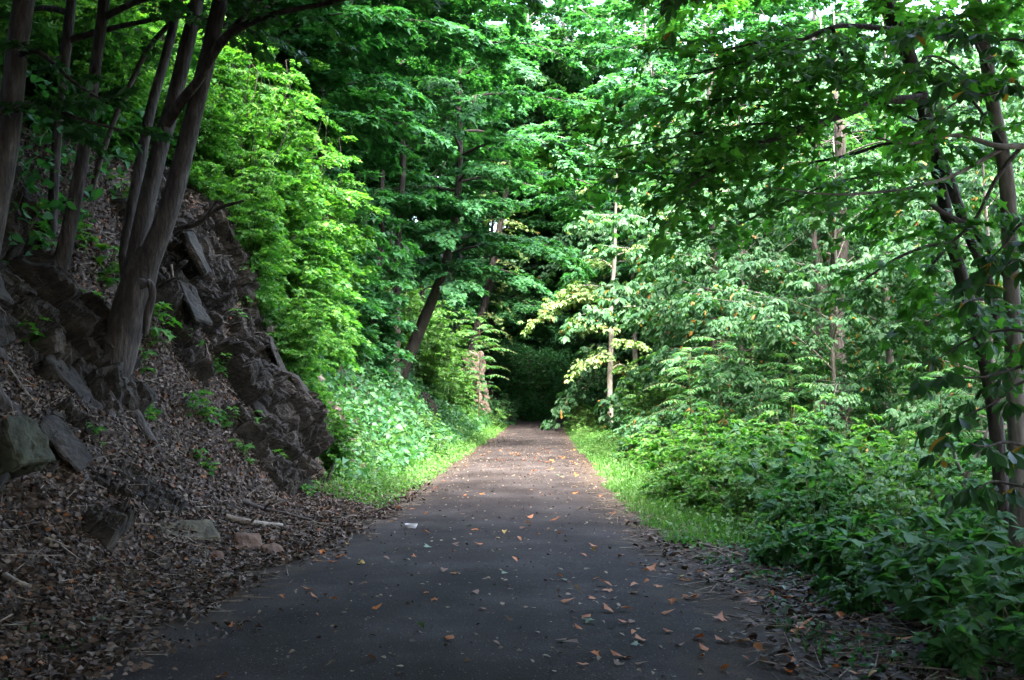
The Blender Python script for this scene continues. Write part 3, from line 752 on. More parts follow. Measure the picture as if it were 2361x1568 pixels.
# little grey Y-shaped dead sapling at right
b = at(2206, 1225, 13.2)
t = Tree('dead_sapling', b, 'small grey bare Y-shaped sapling among the right undergrowth', 'sapling')
t.stem([(2203, 1240, 17), (2210, 1180, 15), (2217, 1142, 13), (2227, 1102, 13), (2247, 1062, 12), (2272, 1007, 9), (2290, 960, 6)], 13.2, 13.0, mat='bark_g')
t.stem([(2228, 1103, 10), (2206, 1067, 9), (2196, 1027, 6)], 13.15, 13.0, part='branch', mat='bark_g')
t.stem([(2212, 1155, 7), (2194, 1152, 6), (2180, 1158, 4)], 13.2, 13.1, part='branch', mat='bark_g')
t.done('bark_g', 'maple_s', 'maple')

# leaning trunk in the hollow (mid left) and its canopy
b = at(925, 865, 33)
t = Tree('maple_tree', b, 'dark leaning trunk in the hollow of the left bank, crown hanging over the path')
p = t.stem([(915, 885, 34), (932, 845, 30), (970, 755, 26), (1005, 672, 22), (1030, 600, 20), (1050, 500, 18), (1060, 380, 15), (1060, 270, 11)], 33, 33, mat='bark_d', ext=3, sides=8)
for k, (f, az, ll) in enumerate(((.46, -1.5, 2.6), (.52, -1.9, 2.6), (.58, -1.3, 2.8), (.64, -1.7, 2.8), (.7, -1.4, 2.6), (.76, -1.8, 2.4), (.34, -1.4, 2.4), (.36, -.6, 2.8), (.38, -2.0, 2.2), (.42, -.3, 3.2), (.46, .5, 3.8), (.5, -1.2, 3.0), (.55, 2.8, 3), (.58, .0, 4.0), (.63, -.7, 3.6), (.68, .9, 3.6), (.72, -2.2, 3), (.76, .2, 3.6), (.8, -1.1, 3.2), (.85, 1.9, 2.6), (.9, -.2, 2.8), (.95, 2.6, 2.4))):
    c = catmull(p, 6); lp = limb_pts(c[int(f*(len(c)-1))], az, ll, .3, .35)
    tube(t.g, lp, np.linspace(.05, .008, 6), 5, 2)
    st, dd, l = limb_side(lp, ll, .4, 1.3); twigs(t.g, st, st+nrmz(dd)*l[:, None]*.75, .008, .002)
    sprays(t.L, st, dd, l, 150, .15)
t.done('bark_d', 'maple_s', 'maple')
print('explicit', time.time()-T0)

# slender pale tree at the far right of the path
b = at(1408, 962, 40); b[2] = ground(b[0], b[1])-.1
t = Tree('slender_tree', b, 'slender pale-barked tree catching light right of the path, pale drooping leaves')
p = t.stem([(1408, 975, 14), (1406, 880, 13), (1410, 780, 12), (1409, 690, 11), (1417, 600, 9), (1419, 500, 7), (1424, 400, 5)], 40, 40, mat='bark_p', sides=8, rough=.06)
for a in (((1411, 712), (1385, 680), (1340, 680), (1290, 700), (1240, 735)), ((1412, 690), (1380, 660), (1330, 662), (1285, 690)), ((1410, 725), (1380, 745), (1330, 752)), ((1409, 765), (1390, 750), (1350, 740)), ((1408, 818), (1385, 815), (1345, 840)),
          ((1409, 800), (1430, 785), (1460, 790)), ((1412, 700), (1440, 690), (1480, 672)), ((1415, 620), (1390, 600), (1360, 600)), ((1417, 590), (1445, 580), (1480, 560)), ((1420, 520), (1390, 500), (1350, 510)), ((1421, 480), (1450, 470), (1500, 480)), ((1424, 430), (1400, 410), (1370, 420)), ((1424, 400), (1430, 360), (1440, 320)), ((1411, 850), (1428, 840), (1445, 846))):
    q = P_([(x, y) for x, y in a], 40, 40+R.uniform(-1, 1))-t.b
    tube(t.g, q, np.linspace(.03, .008, len(q)), 5, 3)
    ln = np.linalg.norm(np.diff(q, axis=0), axis=1).sum()
    st, dd, l = limb_side(q, ln, .2, .85, t0=.2); sprays(t.L, st, dd, l, 150, .17, mode='palm', width=.75)
t.done('bark_p', 'obov_s', 'pale')

# ------------------------------------------------------------------ tree kinds that repeat
KIND = {}
def kind(key, variants): KIND[key] = variants
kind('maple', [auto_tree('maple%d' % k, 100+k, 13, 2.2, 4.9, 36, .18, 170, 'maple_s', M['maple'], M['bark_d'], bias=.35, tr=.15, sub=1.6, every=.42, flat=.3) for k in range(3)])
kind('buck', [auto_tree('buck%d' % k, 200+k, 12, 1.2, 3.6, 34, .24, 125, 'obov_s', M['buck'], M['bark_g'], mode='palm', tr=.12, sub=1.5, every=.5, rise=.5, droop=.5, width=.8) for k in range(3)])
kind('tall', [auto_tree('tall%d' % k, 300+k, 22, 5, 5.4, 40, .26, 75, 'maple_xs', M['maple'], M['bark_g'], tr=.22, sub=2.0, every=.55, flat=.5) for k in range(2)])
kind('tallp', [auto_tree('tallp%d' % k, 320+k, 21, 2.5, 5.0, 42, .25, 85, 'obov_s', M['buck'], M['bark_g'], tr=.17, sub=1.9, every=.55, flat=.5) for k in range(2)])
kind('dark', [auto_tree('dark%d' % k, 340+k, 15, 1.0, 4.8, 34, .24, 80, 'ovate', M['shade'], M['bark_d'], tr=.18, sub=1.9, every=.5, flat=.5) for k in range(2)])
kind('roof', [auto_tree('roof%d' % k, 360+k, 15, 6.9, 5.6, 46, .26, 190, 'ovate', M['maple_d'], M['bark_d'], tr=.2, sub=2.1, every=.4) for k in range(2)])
print('kinds', time.time()-T0, [len(v[1].polygons) for k in KIND.values() for v in k])
def plant_tree(key, v, x, y, s, rz, label, name='tree', group=None, cat='tree', z=None, sz=None):
    tm, cm = KIND[key][v % len(KIND[key])]
    z = float(ground(x, y)) if z is None else z
    o = empty(name, (x, y, z-.1), label, cat, group, rz, (s, s, sz or s))
    obj('trunk', tm, o); obj('crown', cm, o)
    return o
# left: maples that overhang the path (bias side turned to the path)
LT = [('maple', 0, -6.3, 25.5, .95, -.2, 'layered green maple above the bright thicket, boughs spreading toward the path'),
      ('maple', 1, -5.6, 29.5, .95, .3, 'layered maple behind the vine slope with flat boughs high over it'),
      ('maple', 2, -6.4, 38.5, 1.05, -.2, 'maple beyond the leaning trunk, its boughs arching over the path'),
      ('maple', 1, -6.2, 46.5, 1.0, -.3, 'maple over the pale rock pillar on the left bank'),
      ('maple', 0, -9.5, 21.5, .95, .2, 'maple up the left hill directly behind the forked stems'),
      ('maple', 2, -9.2, 32, 1.1, 0, 'tall maple higher up the hill behind the layered boughs'),
      ('maple', 2, -12, 17, .9, .2, 'maple on the hilltop in the upper left corner'),
      ('maple', 0, -8.5, 43, 1.15, -.1, 'large maple filling the top middle of the canopy'),
      ('maple', 1, -4.4, 55.5, 1.1, -.4, 'maple before the bend whose crown closes over the path'),
      ('maple', 1, -7.2, 36.5, 1.0, .1, 'maple behind the leaning trunk, midway up the bank'),
      ('maple', 0, -12.5, 26, 1.1, .3, 'maple on the upper hill behind the bright thicket'),
      ('maple', 2, -6.0, 50, 1.1, -.2, 'maple uphill of the pale rock pillar'),
      ('maple', 1, -12, 37, 1.15, .2, 'maple high on the hill left of the canopy middle'),
      ('maple', 2, -11.5, 15, .8, .4, 'maple at the top of the rock face behind the left trunks'),
      ('maple', 0, -1.2, 59, 1.1, -.6, 'maple on the outer bend closing the view above the path'),
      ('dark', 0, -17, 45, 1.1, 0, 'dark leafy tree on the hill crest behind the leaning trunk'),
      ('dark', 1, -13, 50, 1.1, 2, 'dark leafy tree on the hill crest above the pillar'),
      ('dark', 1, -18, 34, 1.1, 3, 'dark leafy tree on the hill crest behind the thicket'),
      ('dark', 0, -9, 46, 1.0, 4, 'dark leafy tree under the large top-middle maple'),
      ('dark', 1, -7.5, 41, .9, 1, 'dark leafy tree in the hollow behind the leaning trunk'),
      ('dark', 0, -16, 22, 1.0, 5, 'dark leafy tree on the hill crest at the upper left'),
      ('maple', 1, -6.0, 23.0, .95, 0, 'layered maple nearest the thicket, flat boughs reaching over the path'),
      ('tall', 0, -14, 27, .9, 1, 'tall forest tree on the hill behind the upper left maples'),
      ('tall', 1, -15, 38, .95, 2, 'tall forest tree on the hill left of the canopy gap'),
      ('tall', 0, -10, 54, .95, 3, 'tall forest tree rising behind the canopy at the bend'),
      ('tall', 1, -20, 20, .9, 0, 'tall forest tree at the far upper left of the hill'),
      ('tall', 1, -4, 66, .95, 4, 'tall forest tree on the outer side of the bend')]
for k, v, x, y, s, rz, lb in LT: plant_tree(k, v, x, y, s, rz, lb, 'maple_tree' if k == 'maple' else 'forest_tree', 'trees on the left hillside')
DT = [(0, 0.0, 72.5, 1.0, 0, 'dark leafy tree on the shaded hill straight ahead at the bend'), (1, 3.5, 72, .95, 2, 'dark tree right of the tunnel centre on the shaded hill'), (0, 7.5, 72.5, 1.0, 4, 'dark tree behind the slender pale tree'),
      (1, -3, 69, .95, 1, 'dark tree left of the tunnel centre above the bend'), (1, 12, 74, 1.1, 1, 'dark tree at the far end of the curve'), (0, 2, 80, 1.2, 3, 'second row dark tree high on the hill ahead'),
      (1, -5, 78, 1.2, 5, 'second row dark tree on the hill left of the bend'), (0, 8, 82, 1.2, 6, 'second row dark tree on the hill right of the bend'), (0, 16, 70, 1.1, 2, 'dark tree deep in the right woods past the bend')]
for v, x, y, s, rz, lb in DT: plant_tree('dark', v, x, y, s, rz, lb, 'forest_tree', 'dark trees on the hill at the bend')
# right woods
RT = [('buck', 0, 5.2, 25.5, .8, .3, 'bushy tree with drooping pale leaves over the right fern saplings'),
      ('buck', 1, 7.6, 23, .85, 2, 'drooping-leaved tree behind the thin pale trunk at right'),
      ('buck', 2, 6.0, 31, 1.0, 4, 'drooping-leaved tree behind the right thicket with a grey stem'),
      ('buck', 0, 9.3, 19.5, .8, 5, 'drooping-leaved tree behind the leaning slim tree'),
      ('buck', 1, 8.2, 41, 1.1, 1, 'pale-leaved tree just right of the slender pale tree'),
      ('buck', 2, 11.2, 26, 1.0, 3, 'drooping-leaved tree deep behind the right edge trunks'),
      ('buck', 2, 6.6, 47, 1.2, 2, 'rust-tinged tree farther back beyond the slender pale tree'),
      ('buck', 0, 9.5, 34, 1.15, 0, 'tall drooping-leaved tree in the middle of the right woods'),
      ('buck', 1, 8.2, 28.5, 1.0, 3, 'drooping-leaved tree between the thick grey trunk and the thin pale one'),
      ('buck', 0, 13.5, 21, .9, 1, 'drooping-leaved tree at the far right behind the mottled trunk'),
      ('buck', 2, 12.5, 33, 1.1, 5, 'drooping-leaved tree behind the leaning tree boughs'),
      ('buck', 1, 7.4, 53, 1.1, 2.5, 'pale-leaved tree behind the light weeds at the bend'),
      ('tallp', 1, 8.4, 50, 1.0, 2, 'tall tree left of the white sky gap'),
      ('tallp', 0, 20, 34, .9, 5, 'tall tree low in the back at the far right'),
      ('buck', 1, 5.1, 17.9, .5, 1, 'young drooping-leaved tree in front of the thick grey trunk'),
      ('buck', 2, 7.0, 16.6, .55, 2, 'young drooping-leaved tree right of the thick grey trunk'),
      ('buck', 0, 4.5, 22.0, .55, 4, 'young drooping-leaved tree behind the fern-leaved saplings'),
      ('dark', 0, 26, 38, 1.1, 0, 'dark leafy tree closing the back of the right woods'),
      ('dark', 1, 23, 49, 1.2, 1, 'dark leafy tree in the back of the right woods, left of the last one'),
      ('dark', 0, 17, 41, 1.0, 2, 'dark leafy tree between the tall pale-leaved trees'),
      ('dark', 1, 19, 27, .95, 3, 'dark leafy tree low at the back of the right edge'),
      ('dark', 1, 12.5, 52, 1.1, 5, 'dark leafy tree filling the gap behind the middle of the right woods'),
      ('tall', 0, 7.6, 43, .95, 2, 'tall green tree left of the overhanging bough tips'),
      ('tall', 1, 5.8, 48, .95, 3, 'tall green tree whose crown meets the left canopy over the path'),
      ('tallp', 1, 7.8, 61, 1.1, 1, 'tall tree straight above the slender pale tree'),
      ('tall', 0, 1.0, 74, 1.1, 5, 'tall tree on the hill behind the bend, below the sky gap'),
      ('dark', 0, 30, 55, 1.2, 1, 'dark leafy tree in the last row, far right'),
      ('dark', 1, 20, 62, 1.2, 2, 'dark leafy tree in the last row, right of the bend'),
      ('dark', 0, 14, 58, 1.2, 3, 'dark leafy tree in the last row behind the middle of the right woods'),
      ('tall', 1, 25, 45, 1.0, 4, 'tall green tree in the last row at the far right'),
      ('tall', 0, 15.5, 50, 1.0, 5, 'tall green tree in the last row, left of the leaning tree'),
      ('tall', 1, 10.8, 40, 1.0, 5, 'tall green tree behind the tips of the overhanging boughs'),
      ('tall', 0, 19.5, 38, 1.0, 1, 'tall green tree behind the leaning slim tree'),
      ('tall', 1, 3.2, 78, 1.3, 2, 'tall tree on the hill straight ahead, highest in the gap'), ('tall', 0, 8.0, 69, 1.35, 4, 'tall tree beyond the bend, right of the highest one'),
      ('tallp', 0, 8.8, 55, 1.0, 0, 'tall pale-leaved tree under the white sky gap'),
      ('tallp', 1, 12, 45, 1.0, 1, 'tall tree right of the white sky gap'),
      ('tallp', 0, 14.5, 36, .9, 2, 'tall tree behind the dark overhanging bough'),
      ('tallp', 1, 17.5, 30, .85, 4, 'tall tree at the back of the right edge'),
      ('tallp', 1, 10.5, 62, 1.05, 5, 'tall tree in the back row behind the right woods'),
      ('tallp', 0, 17, 55, 1.0, 3, 'tall back-row tree seen through the right branches'),
      ('tallp', 0, 22, 42, .9, 1, 'tall tree farthest right in the back row')]
for k, v, x, y, s, rz, lb in RT: plant_tree(k, v, x, y, s, rz, lb, 'broadleaf_tree' if k == 'buck' else 'forest_tree', 'trees in the right woods')
# unseen trees added behind and beside the camera to shade the near path
ST = [(0, 5.6, 4.8, .95, 2.2), (1, -6.8, 7.4, .9, 3), (0, -7.4, 11.2, .8, 2), (0, .6, -4.6, 1.0, 1), (1, -2.4, -12, 1, 0), (0, 4.5, -13, 1, 2), (0, 6.0, -2, 1.0, 0), (1, -5.5, -3, 1.0, 1), (0, 9.4, 6.2, 1.0, 2), (1, 1.5, -8, 1.05, 3), (0, -6.5, 4.5, 1.0, 4), (1, 10, -6, 1.1, 0),
      (0, 3.2, 1.6, .95, 4), (1, -3.2, 1.2, .95, 5), (0, -5.2, -8, 1, 1), (0, -4.2, 6.0, .9, 5)]
for v, x, y, s, rz in ST:
    plant_tree('roof', v, x, y, s, rz, 'unseen tree added outside the picture to shade the near end of the path', 'forest_tree', 'trees that shade the near path')

for v, x, y, s, rz, lb in ((0, 5.8, 57.5, 1.0, 0, 'high-crowned tree on the inside of the bend shading the path end'), (1, 1.5, 73, 1.1, 3, 'high-crowned tree on the hill above the path end'), (0, 0.3, 70.6, .9, 1, 'slim trunk at the hill foot straight ahead, just left of centre'), (1, 2.9, 71.4, .95, 2, 'slim trunk a little right of centre on the shaded hill'), (0, 4.9, 70.8, .9, 4, 'slim trunk on the shaded hill seen left of the slender pale tree'), (1, -1.6, 71.5, 1.0, 5, 'slim trunk on the shaded hill behind the teal bush'), (0, 3.9, 76, 1.1, 0, 'slim trunk high on the shaded hill ahead')):
    plant_tree('roof', v, x, y, s, rz, lb, 'forest_tree', 'trees that shade the path end')
for v, x, y, s, rz in ((0, 10.5, -4.5, 1.1, 2), (1, 1.5, -10.5, 1, 3), (0, -3.5, -10, 1, 4), (1, -10.5, 3.5, .9, 5), (0, -10.5, 9.5, .8, 6), (1, -9.5, -4, 1, 1), (1, 14, 4, 1.1, 3), (0, -6.5, -9, .8, 0), (1, 6, -9, .8, 1), (0, 0.5, -19, 1, 2), (1, -12, -3, .9, 3), (0, 12.5, 0, .9, 4)):  # unseen low trees added to block skylight coming in under the high crowns
    plant_tree('dark', v, x, y, s, rz, 'unseen low-branched tree added outside the picture to block low sky light', 'forest_tree', 'unseen low-branched trees that block low sky light')
# bare trunks one can see in the right woods
for X0, Y0, X1, Y1, w, d, mk, lb in ((1950, 1075, 1942, 600, 40, 19.5, 'bark', 'thick grey trunk rising behind the dark right shrubs'), (1893, 1060, 1886, 560, 20, 20.5, 'bark', 'thin grey trunk just left of the thick one'),
                                     (1922, 1060, 1926, 500, 16, 22, 'bark_d', 'thin dark trunk between two grey trunks'), (1652, 1000, 1638, 420, 18, 26, 'bark', 'grey trunk in the middle of the right woods'),
                                     (1888, 820, 1880, 540, 24, 23, 'bark_p', 'pale thin trunk among drooping leaves'), (1465, 950, 1462, 600, 14, 44, 'bark_g', 'faint grey trunk beside the slender pale tree'),
                                     (868, 760, 876, 560, 18, 31, 'bark_d', 'thin upright dark stem under the left maple boughs'), (918, 640, 925, 330, 18, 31, 'bark_d', 'dark stem high between the left maple boughs'),
                                     (735, 240, 800, 40, 16, 27, 'bark_g', 'grey slanting stem at the top behind the bright thicket'), (722, 230, 745, 60, 12, 27.5, 'bark_g', 'thin grey stem beside the slanting one at the top'),
                                     (1134, 610, 1160, 480, 22, 54, 'bark', 'slanting trunk glimpsed above the bend')):
    a = at(X0, Y0, d); bb = at(X1, Y1, d); gz = float(ground(a[0], a[1])); base = a.copy()
    dv = (bb-a)/(bb[2]-a[2]); base = a+dv*(gz-.2-a[2]) if gz < a[2] else a
    top = bb+dv*2.5
    t = np.linspace(0, 1, 7)[:, None]; pts = (top-base)*t+R.normal(0, .05, (7, 3))*np.sin(t*PI)
    o = empty('tree', base, lb, 'tree', 'bare trunks in the woods')
    g = Geo(); r = wid(w, d)/2; tube(g, pts, np.linspace(r*1.1, r*.55, 7), 9, 4, .1, int(X0))
    L = Leaves()
    pale = X0 == 1134
    for k in range(10 if pale else 0):
        f = .3+.05*k; pz = base*(1-f)+top*f-base if False else pts[0]*(1-f)+pts[-1]*f; lp = limb_pts(pz, -.6+.5*math.sin(k*2.1), R.uniform(1.0, 1.7), .35, .5); tube(g, lp, np.linspace(.025, .006, 6), 4, 2)
        st, dd, l = limb_side(lp, 1.5, .25, .6); sprays(L, st, dd, l, 90, .15, mode='palm')
    for k in range(9):
        pz = pts[-1]*(.72+.28*k/8); lp = limb_pts(pz, k*2.4, R.uniform(.9, 1.7), .4, .4); tube(g, lp, np.linspace(.02, .005, 6), 4, 2)
        st, dd, l = limb_side(lp, 1.3, .35, .7); sprays(L, st, dd, l, 60, .13)
    obj('trunk', g.mesh('trunk', [M[mk]]), o); obj('crown', L.mesh('crown', 'obov_s' if pale else 'maple_xs', M['pale'] if pale else M['maple'] if X0 < 1400 else M['buck']), o)
print('trees', time.time()-T0)

# ------------------------------------------------------------------ shrubs and plants
SH = {
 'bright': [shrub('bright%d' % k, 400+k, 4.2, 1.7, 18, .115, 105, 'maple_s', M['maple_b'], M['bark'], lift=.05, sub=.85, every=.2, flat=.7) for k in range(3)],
 'low': [shrub('low%d' % k, 420+k, 1.15, 1.0, 16, (.105, .08, .125)[k], (105, 140, 85)[k], ('maple_s', 'ovate', 'maple')[k], M[('leafy', 'weed', 'leafy')[k]], M['stem'], lift=.2, sub=.42, every=.16, flat=.55, stemr=.008) for k in range(3)],
 'lowb': [shrub('lowb%d' % k, 430+k, 1.2, 1.05, 22, .075, 150, 'maple_s', M['maple_b'], M['stem'], lift=.2, sub=.42, every=.15, stemr=.008) for k in range(2)],
 'weed': [shrub('weed%d' % k, 440+k, .8, .7, 16, .07, 110, 'ovate', M['weed'], M['stem'], lift=.1, sub=.28, every=.1, stemr=.006) for k in range(2)],
 'green': [shrub('green%d' % k, 450+k, 2.4, 1.3, 15, .11, 95, 'maple_s', M['weed'], M['bark_d'], lift=.05, sub=.6, every=.2) for k in range(2)],
 'teal': [shrub('teal%d' % k, 460+k, 1.3, .8, 14, .085, 100, 'heart', M['vine'], M['stem'], lift=.08, sub=.36, every=.13, stemr=.006) for k in range(2)],
 'big': [shrub('big%d' % k, 470+k, .55, .5, 9, (.13, .15, .12)[k], 75, ('heart', 'maple', 'ovate')[k], M['leafy'], M['stem'], lift=.35, sub=.24, every=.16, stemr=.007) for k in range(3)],
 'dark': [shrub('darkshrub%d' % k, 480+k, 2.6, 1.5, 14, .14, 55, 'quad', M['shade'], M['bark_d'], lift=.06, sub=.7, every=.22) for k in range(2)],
}
def ailanthus(name, seed, H):
    global R
    keep = R; R = np.random.default_rng(seed); g = Geo(); L = Leaves()
    tp = np.array([[0, 0, -.1], [.03, .02, H*.4], [-.02, .05, H*.75], [.02, .02, H]]); tube(g, tp, [.016, .013, .009, .005], 5, 4)
    c = catmull(tp, 8); n = 24
    for k in range(n):
        f = .3+.7*k/(n-1); p = c[int(f*(len(c)-1))]; a = k*2.4
        d = np.array([[math.cos(a), math.sin(a), .55]])
        fronds(L, [p], d, [R.uniform(.75, 1.1)*(1.15-.3*f)], .17, 11, .5, g)
    r = g.mesh(name+'_stems', [M['stem']]), L.mesh(name+'_leaves', 'lance', M['frond'])
    R = keep
    return r
SH['mid'] = [shrub('mid%d' % k, 490+k, 3.6, 1.7, 16, .13, 85, 'maple_s', M['maple'], M['bark_d'], lift=.05, sub=.85, every=.22, flat=.5) for k in range(2)]
SH['frond'] = [ailanthus('frond%d' % k, 500+k, 2.5) for k in range(2)]
def plant(key, v, x, y, s, label, name='shrub', group=None, cat='shrub', rz=None, z=None):
    sm, lm = SH[key][v % len(SH[key])]
    z = float(ground(x, y)) if z is None else z
    o = empty(name, (x, y, z), label, cat, group, R.uniform(0, 6) if rz is None else rz, s)
    obj('stems', sm, o); obj('foliage', lm, o)
for k, (x, y, s, lb) in enumerate(((-4.4, 18.6, .85, 'yellow-green maple thicket just right of the forked stems'), (-4.1, 20.3, 1.05, 'brightest yellow-green thicket in the middle of the left bank'), (-4.0, 22.3, .8, 'lime green thicket bulging toward the path above the vines'),
                                  (-5.2, 21.3, 1.1, 'tall bright thicket whose top touches the shaded maple boughs'), (-5.8, 18.2, .9, 'bright leafy thicket seen between the leaning stems'), (-4.4, 23.2, 1.1, 'bright thicket at the back, next to the layered maple'),
                                  (-6.6, 17.2, .7, 'bright small-leaved thicket up the slope left of the stems'), (-6.9, 19.6, .95, 'bright thicket high on the slope behind the stems'), (-5.7, 15.6, .5, 'small bright bush on top of the rock ledge'),
                                  (-7.4, 15.0, .6, 'green bush high on the slope above the rock face'), (-4.5, 25.6, .8, 'lower lime bush where the thicket meets the vines'), (-6.4, 24.0, 1.15, 'bright thicket rising behind the others toward the hill'),
                                  (-3.5, 19.0, .4, 'small bush with thin bare stems above the rock rib'), (-6.1, 15.6, .55, 'bright bush behind the fork stems just above the ledge'), (-6.9, 16.2, .75, 'bright bush in the gap between the slim trunk and the forked stems'), (-7.8, 16.4, .9, 'bright bush up the slope left of the slim trunk'), (-3.45, 17.7, .5, 'bright bush spilling over the right end of the rock ledge'), (-4.0, 17.2, .55, 'bright bush draped over the back edge of the rock ledge'), (-2.85, 18.0, .32, 'small bright bush at the ledge foot beside the vines'), (-4.9, 16.9, .55, 'bright bush crowning the rock ledge behind the dead branch'), (-8.3, 17.6, .9, 'green thicket near the top left between dark stems'))):
    plant('bright', k, x, y, s, lb, 'shrub', 'bright thickets on the left bank')
for k, (key, x, y, s, lb) in enumerate((('mid', -3.8, 28.3, 1.05, 'shaded maple bush directly in front of the upright dark stems'), ('mid', -4.4, 26.3, 1.2, 'shaded maple bush touching the back of the bright thicket'), ('teal', -2.0, 49.5, 1.5, 'vine-draped bush at the left of the pale pillar'), ('mid', -4.6, 27.3, .9, 'shaded maple bush behind the bright thicket above the vines'), ('mid', -5.4, 30.0, 1.1, 'shaded maple bush around the upright dark stems'), ('mid', -4.5, 31.2, .7, 'shaded maple bush at the left of the leaning trunk base'), ('mid', -5.0, 35.5, 1.15, 'shaded maple bush uphill of the leaning trunk'), ('mid', -6.6, 28, 1.2, 'shaded maple bush up the bank under the layered maples'), ('green', -2.9, 36.5, 1.05, 'vivid green bush below the leaning trunk, hanging to the ground'), ('green', -2.3, 39.5, 1.0, 'vivid green bush bulging over the path edge mid distance'), ('green', -3.6, 40, 1.3, 'vivid green bush uphill behind the bulging one'),
                                       ('green', -2.0, 43.5, .6, 'low vivid green bush before the pale rock pillar'), ('green', -2.8, 46, 1.35, 'tall green bush in front of the slanting trunk'), ('green', -3.2, 43, 1.4, 'tall green bush between the hollow and the pillar'), ('teal', -.85, 51.5, 1.15, 'pale round bush at the foot of the pale rock pillar'), ('teal', -.35, 55.5, 1.2, 'teal bush at the left inside of the bend'), ('teal', -2.2, 48, 1.4, 'pale vine-like bush left of the rock pillar'),
                                       ('weed', -.7, 49, 1.1, 'light green weed clump on the left path edge near the bend'),
                                       ('green', 4.5, 37, 1.1, 'dark green bush at the foot of the slender pale tree'), ('green', 4.1, 33, .9, 'dark green bush closer than the slender pale tree'), ('green', 4.6, 31.5, 1.2, 'dark green bush behind the fern-leaved saplings'),
                                       ('weed', 2.75, 49, 1.5, 'glowing light green weed clump at the right path edge near the bend'), ('weed', 2.85, 45, 1.4, 'second light green weed clump, nearer on the right edge'), ('weed', 3.4, 52, 1.7, 'light green weeds behind the glowing clump'), ('green', 4.3, 42.5, .8, 'small green bush right of the light weeds'),
                                       ('teal', 2.75, 25.5, .85, 'pale teal weed mound on the right verge'), ('teal', 3.3, 24, .9, 'pale teal weed mound behind the grass verge'), ('teal', 3.7, 27, .95, 'teal weed mound under the fern-leaved saplings'))):
    plant(key, k, x, y, s, lb, 'shrub' if key in ('green', 'mid') else 'weed_clump', 'bushes along the far path edges')
for k, (x, y, s, lb) in enumerate(((3.6, 19.5, 1.0, 'fern-leaved sapling with long fronds right of the grass verge'), (4.9, 18.5, 1.05, 'tallest fern-leaved sapling before the drooping-leaved trees'), (3.7, 23, .95, 'fern-leaved sapling with fronds stretching toward the path'),
                                  (6.1, 17.2, .85, 'dark fern-leaved sapling by the thick grey trunk'), (5.6, 15.0, .8, 'shaded fern-leaved sapling behind the dark shrub'), (4.2, 17.2, .85, 'fern-leaved sapling low between the bright shrubs'), (3.3, 21.2, .95, 'fern-leaved sapling between the verge and the tallest fern-leaved one'), (5.4, 20.5, 1.15, 'fern-leaved sapling in front of the thick grey trunk'), (4.5, 21.5, 1.1, 'fern-leaved sapling at the back of the fern-leaved group'), (-1.35, 45.5, 1.6, 'fern-leaved sapling perched over the left bank near the bend'), (7.3, 14.6, .8, 'fern-leaved sapling behind the Y-shaped sapling'))):
    plant('frond', k, x, y, s, lb, 'fern_leaved_sapling', 'fern-leaved saplings', 'sapling', z=float(ground(x, y)))
for k, (key, x, y, s, lb) in enumerate((('lowb', 2.55, 16.3, .8, 'bright low shrub rounding out over the grass verge'), ('lowb', 3.4, 14.5, 1.05, 'bright low shrub between the verge shrubs and the dark ones'), ('lowb', 5.6, 18.6, 1.1, 'bright low shrub under the thick grey trunk'), ('lowb', 2.75, 21.5, .8, 'bright low shrub next to the teal weed mound'), ('lowb', 3.0, 19.5, .9, 'bright low maple shrub nearest the grass verge'), ('lowb', 3.7, 17.8, 1.0, 'bright low maple shrub in front of the fern-leaved saplings'), ('lowb', 3.1, 17.4, 1.1, 'green low maple shrub bordering the right verge'), ('lowb', 4.7, 16.6, 1.0, 'green low maple shrub in front of the grey trunks'),
                                       ('lowb', 2.9, 15.4, 1.05, 'mid green maple shrub halfway along the right verge'), ('lowb', 3.9, 15.8, 1.15, 'mid green maple shrub behind the verge shrub'), ('low', 2.85, 13.7, .85, 'dark maple shrub overhanging the path edge at right'), ('low', 3.6, 13.6, 1.0, 'dark maple shrub in the middle of the right bank'),
                                       ('low', 3.2, 12.0, .8, 'dark shrub with a bare hollow beneath it'), ('low', 4.1, 12.2, .95, 'dark broad shrub left of the Y-shaped sapling'), ('low', 4.9, 13.0, .9, 'shaded shrub in front of the Y-shaped sapling'), ('lowb', 5.0, 15, 1.0, 'shaded shrub behind the dark broad one'),
                                       ('low', 5.9, 12.6, .9, 'shaded shrub by the right edge trunks'), ('low', 4.2, 10.4, .7, 'shaded low shrub at the foot of the leaning slim tree'), ('low', 6.2, 15.8, 1.1, 'shrub in the gap beside the Y-shaped sapling'))):
    plant(key, k, x, y, s, lb, 'shrub', 'low shrubs on the right bank')
for k, (x, y, s, lb) in enumerate(((2.45, 10.6, .7, 'small broad-leaved plant alone at the edge of the bare soil'), (2.9, 10.2, .9, 'broad-leaved plant beside the small one on the bare soil'), (3.4, 9.8, 1.0, 'broad-leaved plant under the hollow of the dark shrub'), (2.75, 9.1, .8, 'low broad-leaved plant in the near right corner, towards the path'),
                                  (3.3, 8.7, 1.1, 'leafy broad plant in the middle of the right corner'), (3.9, 9.2, 1.2, 'tall broad-leaved plant below the mottled trunk'), (2.9, 7.9, .9, 'broad plant with pale green leaves in the right corner'), (3.35, 7.5, 1.15, 'broad plant with the largest leaves at the right edge'),
                                  (3.0, 6.9, 1.0, 'broad-leaved plant at the bottom right edge'), (2.55, 6.6, .6, 'small pale green plant in the bottom right corner'), (3.0, 6.25, .8, 'lowest plant in the bottom right corner'), (3.7, 8.2, 1.2, 'broad plant cut by the right edge above the corner'), (2.5, 8.4, .5, 'tiny broad-leaved plant nearest the path in the right corner'))):
    plant('big', k, x, y, s, lb, 'broadleaf_plant', 'broad-leaved plants in the right corner', 'plant')
